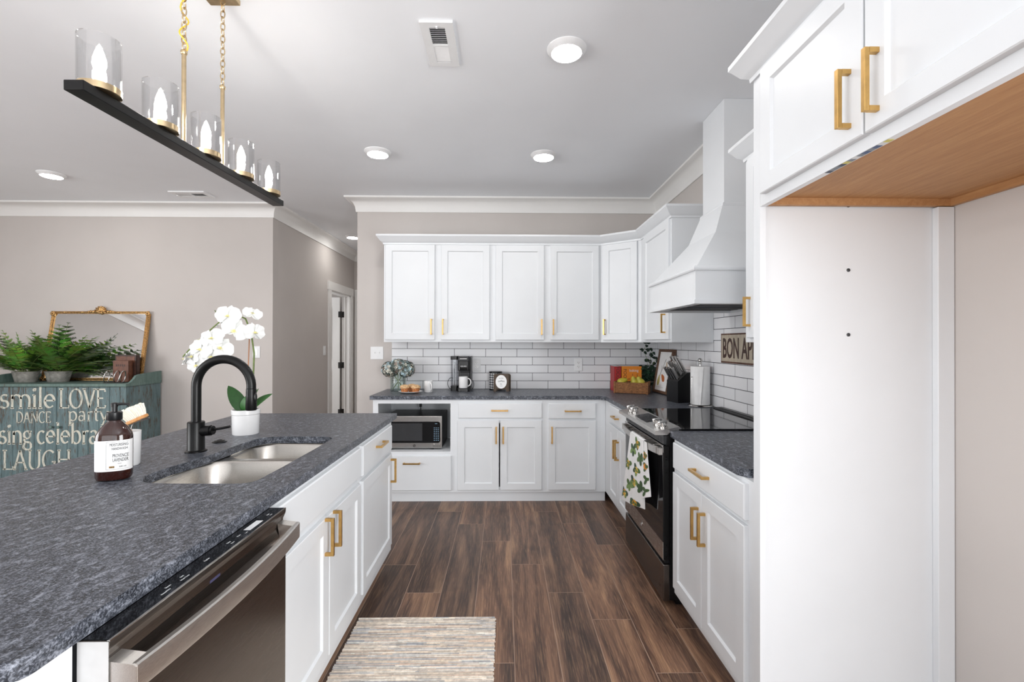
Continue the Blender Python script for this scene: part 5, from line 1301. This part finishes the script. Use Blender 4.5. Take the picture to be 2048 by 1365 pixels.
fern(-4.345, 4.60, 'leafy green fern in an oval zinc pot in front of the gilt mirror', 17, 30, reach=[(-.10, .74, .70), (-.15, .62, .80), (-.1, .52, .55), (-.25, .46, .35), (-.5, .46, .5), (-1.2, .50, 1.2), (-1.0, .52, 1.3), (-.05, .42, .2), (-2.4, .42, 1.2), (-.3, .56, 1.0)])
# two old brown books and a ring-shaped metal bookend
rt = root('leather_book', (-3.70, 4.60, .982), 'tall dark brown leather book standing behind a smaller one on the dresser', 'book', 'brown books on the dresser')
def upright(name_root, x0, x1, y0, y1, h, mat):
    z0 = .9825
    b = MB(); t = .004; b.box(x0, x1, y0, y0+t, z0, z0+h, .001); b.box(x0, x1, y1-t, y1, z0, z0+h, .001); b.box(x1-t, x1, y0, y1, z0, z0+h, .001); b.build('cover', mat, name_root)
    MB().box(x0+.004, x1-t, y0+t, y1-t, z0+.004, z0+h-.004).build('pages', M['paper'], name_root)
upright(rt, -3.800, -3.595, 4.60, 4.645, .262, M['brown_dark'])
b = MB(frame((-3.700, 4.5995, 1.20), (1, 0, 0), (0, 0, 1))); b.box(-.088, .088, -.03, .03, 0, .0006); b.build('title_panel', M['brown_leather'], rt)
rt2 = root('leather_book', (-3.70, 4.55, .982), 'smaller reddish-brown leather book in front of the taller one on the dresser', 'book', 'brown books on the dresser')
upright(rt2, -3.775, -3.625, 4.545, 4.597, .208, M['brown_leather'])
b = MB(frame((-3.700, 4.5446, 1.145), (1, 0, 0), (0, 0, 1))); 
for i in range(5): b.box(-.045+i*.019, -.034+i*.019, -.010, .010, 0, .0005)
b.build('tooling', M['brown_dark'], rt2)
rt = root('ring_bookend', (-3.70, 4.49, .982), 'metal ring bookend standing before the brown books on the dresser', 'bookend')
b = MB(); b.box(-3.80, -3.62, 4.46, 4.54, .9822, .988, .002); b.build('base', M['dark_iron'], rt)
for x in (-3.795, -3.70, -3.645):
    b = MB(); b.tube([(x+.010*math.sin(R(a)), 4.50+.032*math.cos(R(a)), 1.040+.056*math.sin(R(a))) for a in range(0, 360, 15)], .0045, 8, True); b.build('ring', M['chrome'], rt, smooth=50)

# ------------------------------------------------------------------ rug and tea towel
random.seed(14)
b = MB(); RX0, RX1, RYa, RYb = -.715, -.042, .55, 2.318
rows = 290; segs = 44; pal = [(232, 220, 206), (240, 232, 220), (224, 208, 192), (216, 206, 196), (196, 194, 194), (236, 222, 204), (220, 198, 180), (186, 187, 190), (244, 238, 228)]
for i in range(rows):
    y0 = RYa+(RYb-RYa)*i/rows; y1 = RYa+(RYb-RYa)*(i+1)/rows; c = random.choice(pal); j = 0; jit = random.uniform(-.004, .004)
    while j < segs:
        k = min(segs, j+random.randint(1, 9)); f = random.uniform(.9, 1.08)
        if random.random() < .45: c = random.choice(pal)
        b.col = lin(tuple(min(255, x*f) for x in c)); x0 = RX0+jit+(RX1-RX0)*j/segs; x1 = RX0+jit+(RX1-RX0)*k/segs
        b.add([(x0, y0, .004), (x1, y0, .004), (x1, (y0+y1)/2, .0085), (x0, (y0+y1)/2, .0085), (x1, y1, .004), (x0, y1, .004)], [(0, 1, 2, 3), (3, 2, 4, 5)]); j = k
b.col = lin((170, 156, 142)); b.box(RX0+.002, RX1-.002, RYa+.001, RYb-.001, .0006, .0042)
def rugmat():
    t = NT('woven_rug'); a = t.n('ShaderNodeAttribute', attribute_name='col'); tc = t.n('ShaderNodeTexCoord')
    mp = t.n('ShaderNodeMapping'); mp.inputs['Scale'].default_value = (150, 108, 1); t.l(tc.outputs['Object'], mp.inputs[0])
    w = t.n('ShaderNodeTexChecker', i_Scale=1.0); t.l(mp.outputs[0], w.inputs['Vector'])
    n = t.noise(tc.outputs['Object'], 60, 3)
    g = t.ramp(n, [(.3, (.72,)*3+(1,)), (.6, (1,)*3+(1,))])
    t.l(t.mix(1, a.outputs['Color'], g, 'MULTIPLY'), t.b.inputs['Base Color']); t.b.inputs['Roughness'].default_value = .95
    t.bump(t.math('ADD', w.outputs['Fac'], n), .5, .003); return t.m
tag(b.build('rug', rugmat(), recalc=False), 'woven cream and grey striped runner rug on the aisle floor', 'rug')
# lemon towel folded over the oven handle
rt = root('tea_towel', (.79, 2.71, .36), 'white tea towel printed with lemons, folded over the oven door handle', 'towel')
HXF, HZT = .779, .8265
def towel(yt0, yt1, yb0, yb1, zb0, zb1, xoff, fold):
    def f(u, v):           # u along the width, v down from the handle
        yt = yt0+(yt1-yt0)*u; yb = yb0+(yb1-yb0)*u; zb = zb0+(zb1-zb0)*u; y = yt+(yb-yt)*v; z = HZT-.004+(zb-HZT)*v
        x = xoff-.004*math.sin(u*9+v*2.2)*v*fold-.010*v*math.sin(u*4.2+.4)*fold
        return Vector((x, y, z))
    return f
ff = towel(2.845, 2.585, 3.02, 2.60, .355, .44, .7735, 1)
fb = towel(2.60, 2.545, 2.605, 2.495, .50, .545, .781, .6)
b = MB()
def thick(fn, nu, nv, t):
    b.grid(fn, nu, nv); b.grid(lambda u, v: fn(u, v)+Vector((t, 0, 0)), nu, nv)
    for e in (0, 1):
        b.grid(lambda u, v: fn(e, v)+Vector((t*u, 0, 0)), 1, nv); b.grid(lambda u, v: fn(v, e)+Vector((t*u, 0, 0)), 1, nu)
thick(ff, 18, 22, .004)
thick(fb, 6, 18, .003)
b.grid(lambda u, v: Vector((.7735+.0045+.0105*(1-math.cos(math.pi*v)), 2.845+(2.585-2.845)*u, HZT-.004+.006*math.sin(math.pi*v))), 12, 6)
b.grid(lambda u, v: Vector((.796, 2.845+(2.62-2.845)*u, HZT-.004-.26*v)), 6, 6)
cl = b.build('cloth', M['paper'], rt, smooth=60)
pl_, pg = MB(), MB(); random.seed(2)
def onto(fn, u, v, du, dv): return fn(min(1, max(0, u+du)), min(1, max(0, v+dv)))-Vector((.0012, 0, 0))
def blob(mb, fn, u, v, ru, rv, ang, pointed, col):
    mb.col = lin(col); n = 14; vs = [onto(fn, u, v, 0, 0)]
    for k in range(n):
        a = 2*math.pi*k/n; r = 1-.55*pointed*abs(math.sin(a)); x, y = math.cos(a)*1.0, math.sin(a)*(.62 if pointed else .85)
        vs.append(onto(fn, u, v, 1.15*ru*(x*math.cos(ang)-y*math.sin(ang)), 1.2*rv*(x*math.sin(ang)+y*math.cos(ang))))
    mb.add(vs, [(0, 1+k, 1+(k+1) % n) for k in range(n)])
spots = [(.62, .08, 1), (.38, .20, 0), (.16, .42, 1), (.66, .46, 1), (.56, .64, 1), (.36, .72, 0), (.12, .86, 1), (.66, .95, 1), (.85, .28, 0), (.9, .70, 0)]
for u, v, lem in spots:
    if lem:
        blob(pl_, ff, u, v+.012, .085, .042, random.uniform(.6, 1.4), 0, random.choice([(236, 176, 40), (240, 190, 60), (228, 160, 40)]))
        if random.random() < .6: blob(pl_, ff, u+.05, v+.045, .06, .03, 1.2, 0, (244, 206, 90))
    for k in range(5 if not lem else 4):
        a = random.uniform(-.4, .4)+k*1.25; blob(pg, ff, u+.11*math.cos(a), v+.048*math.sin(a), .085, .048, a, 1, random.choice([(56, 84, 46), (82, 112, 56), (44, 72, 48), (120, 150, 80)]))
for u, v, lem in ((.5, .25, 1), (.55, .45, 1), (.6, .68, 0), (.4, .88, 0)):
    if lem: blob(pl_, fb, u, v, .35, .05, 1.2, 0, (226, 140, 44))
    for k in range(3): blob(pg, fb, u+.2*math.cos(k*2), v+.05*math.sin(k*2), .3, .04, k*2, 1, (66, 96, 50))
pl_.build('lemon_print', M['attr'], cl, recalc=False); pg.build('leaf_print', M['attr'], cl, recalc=False)
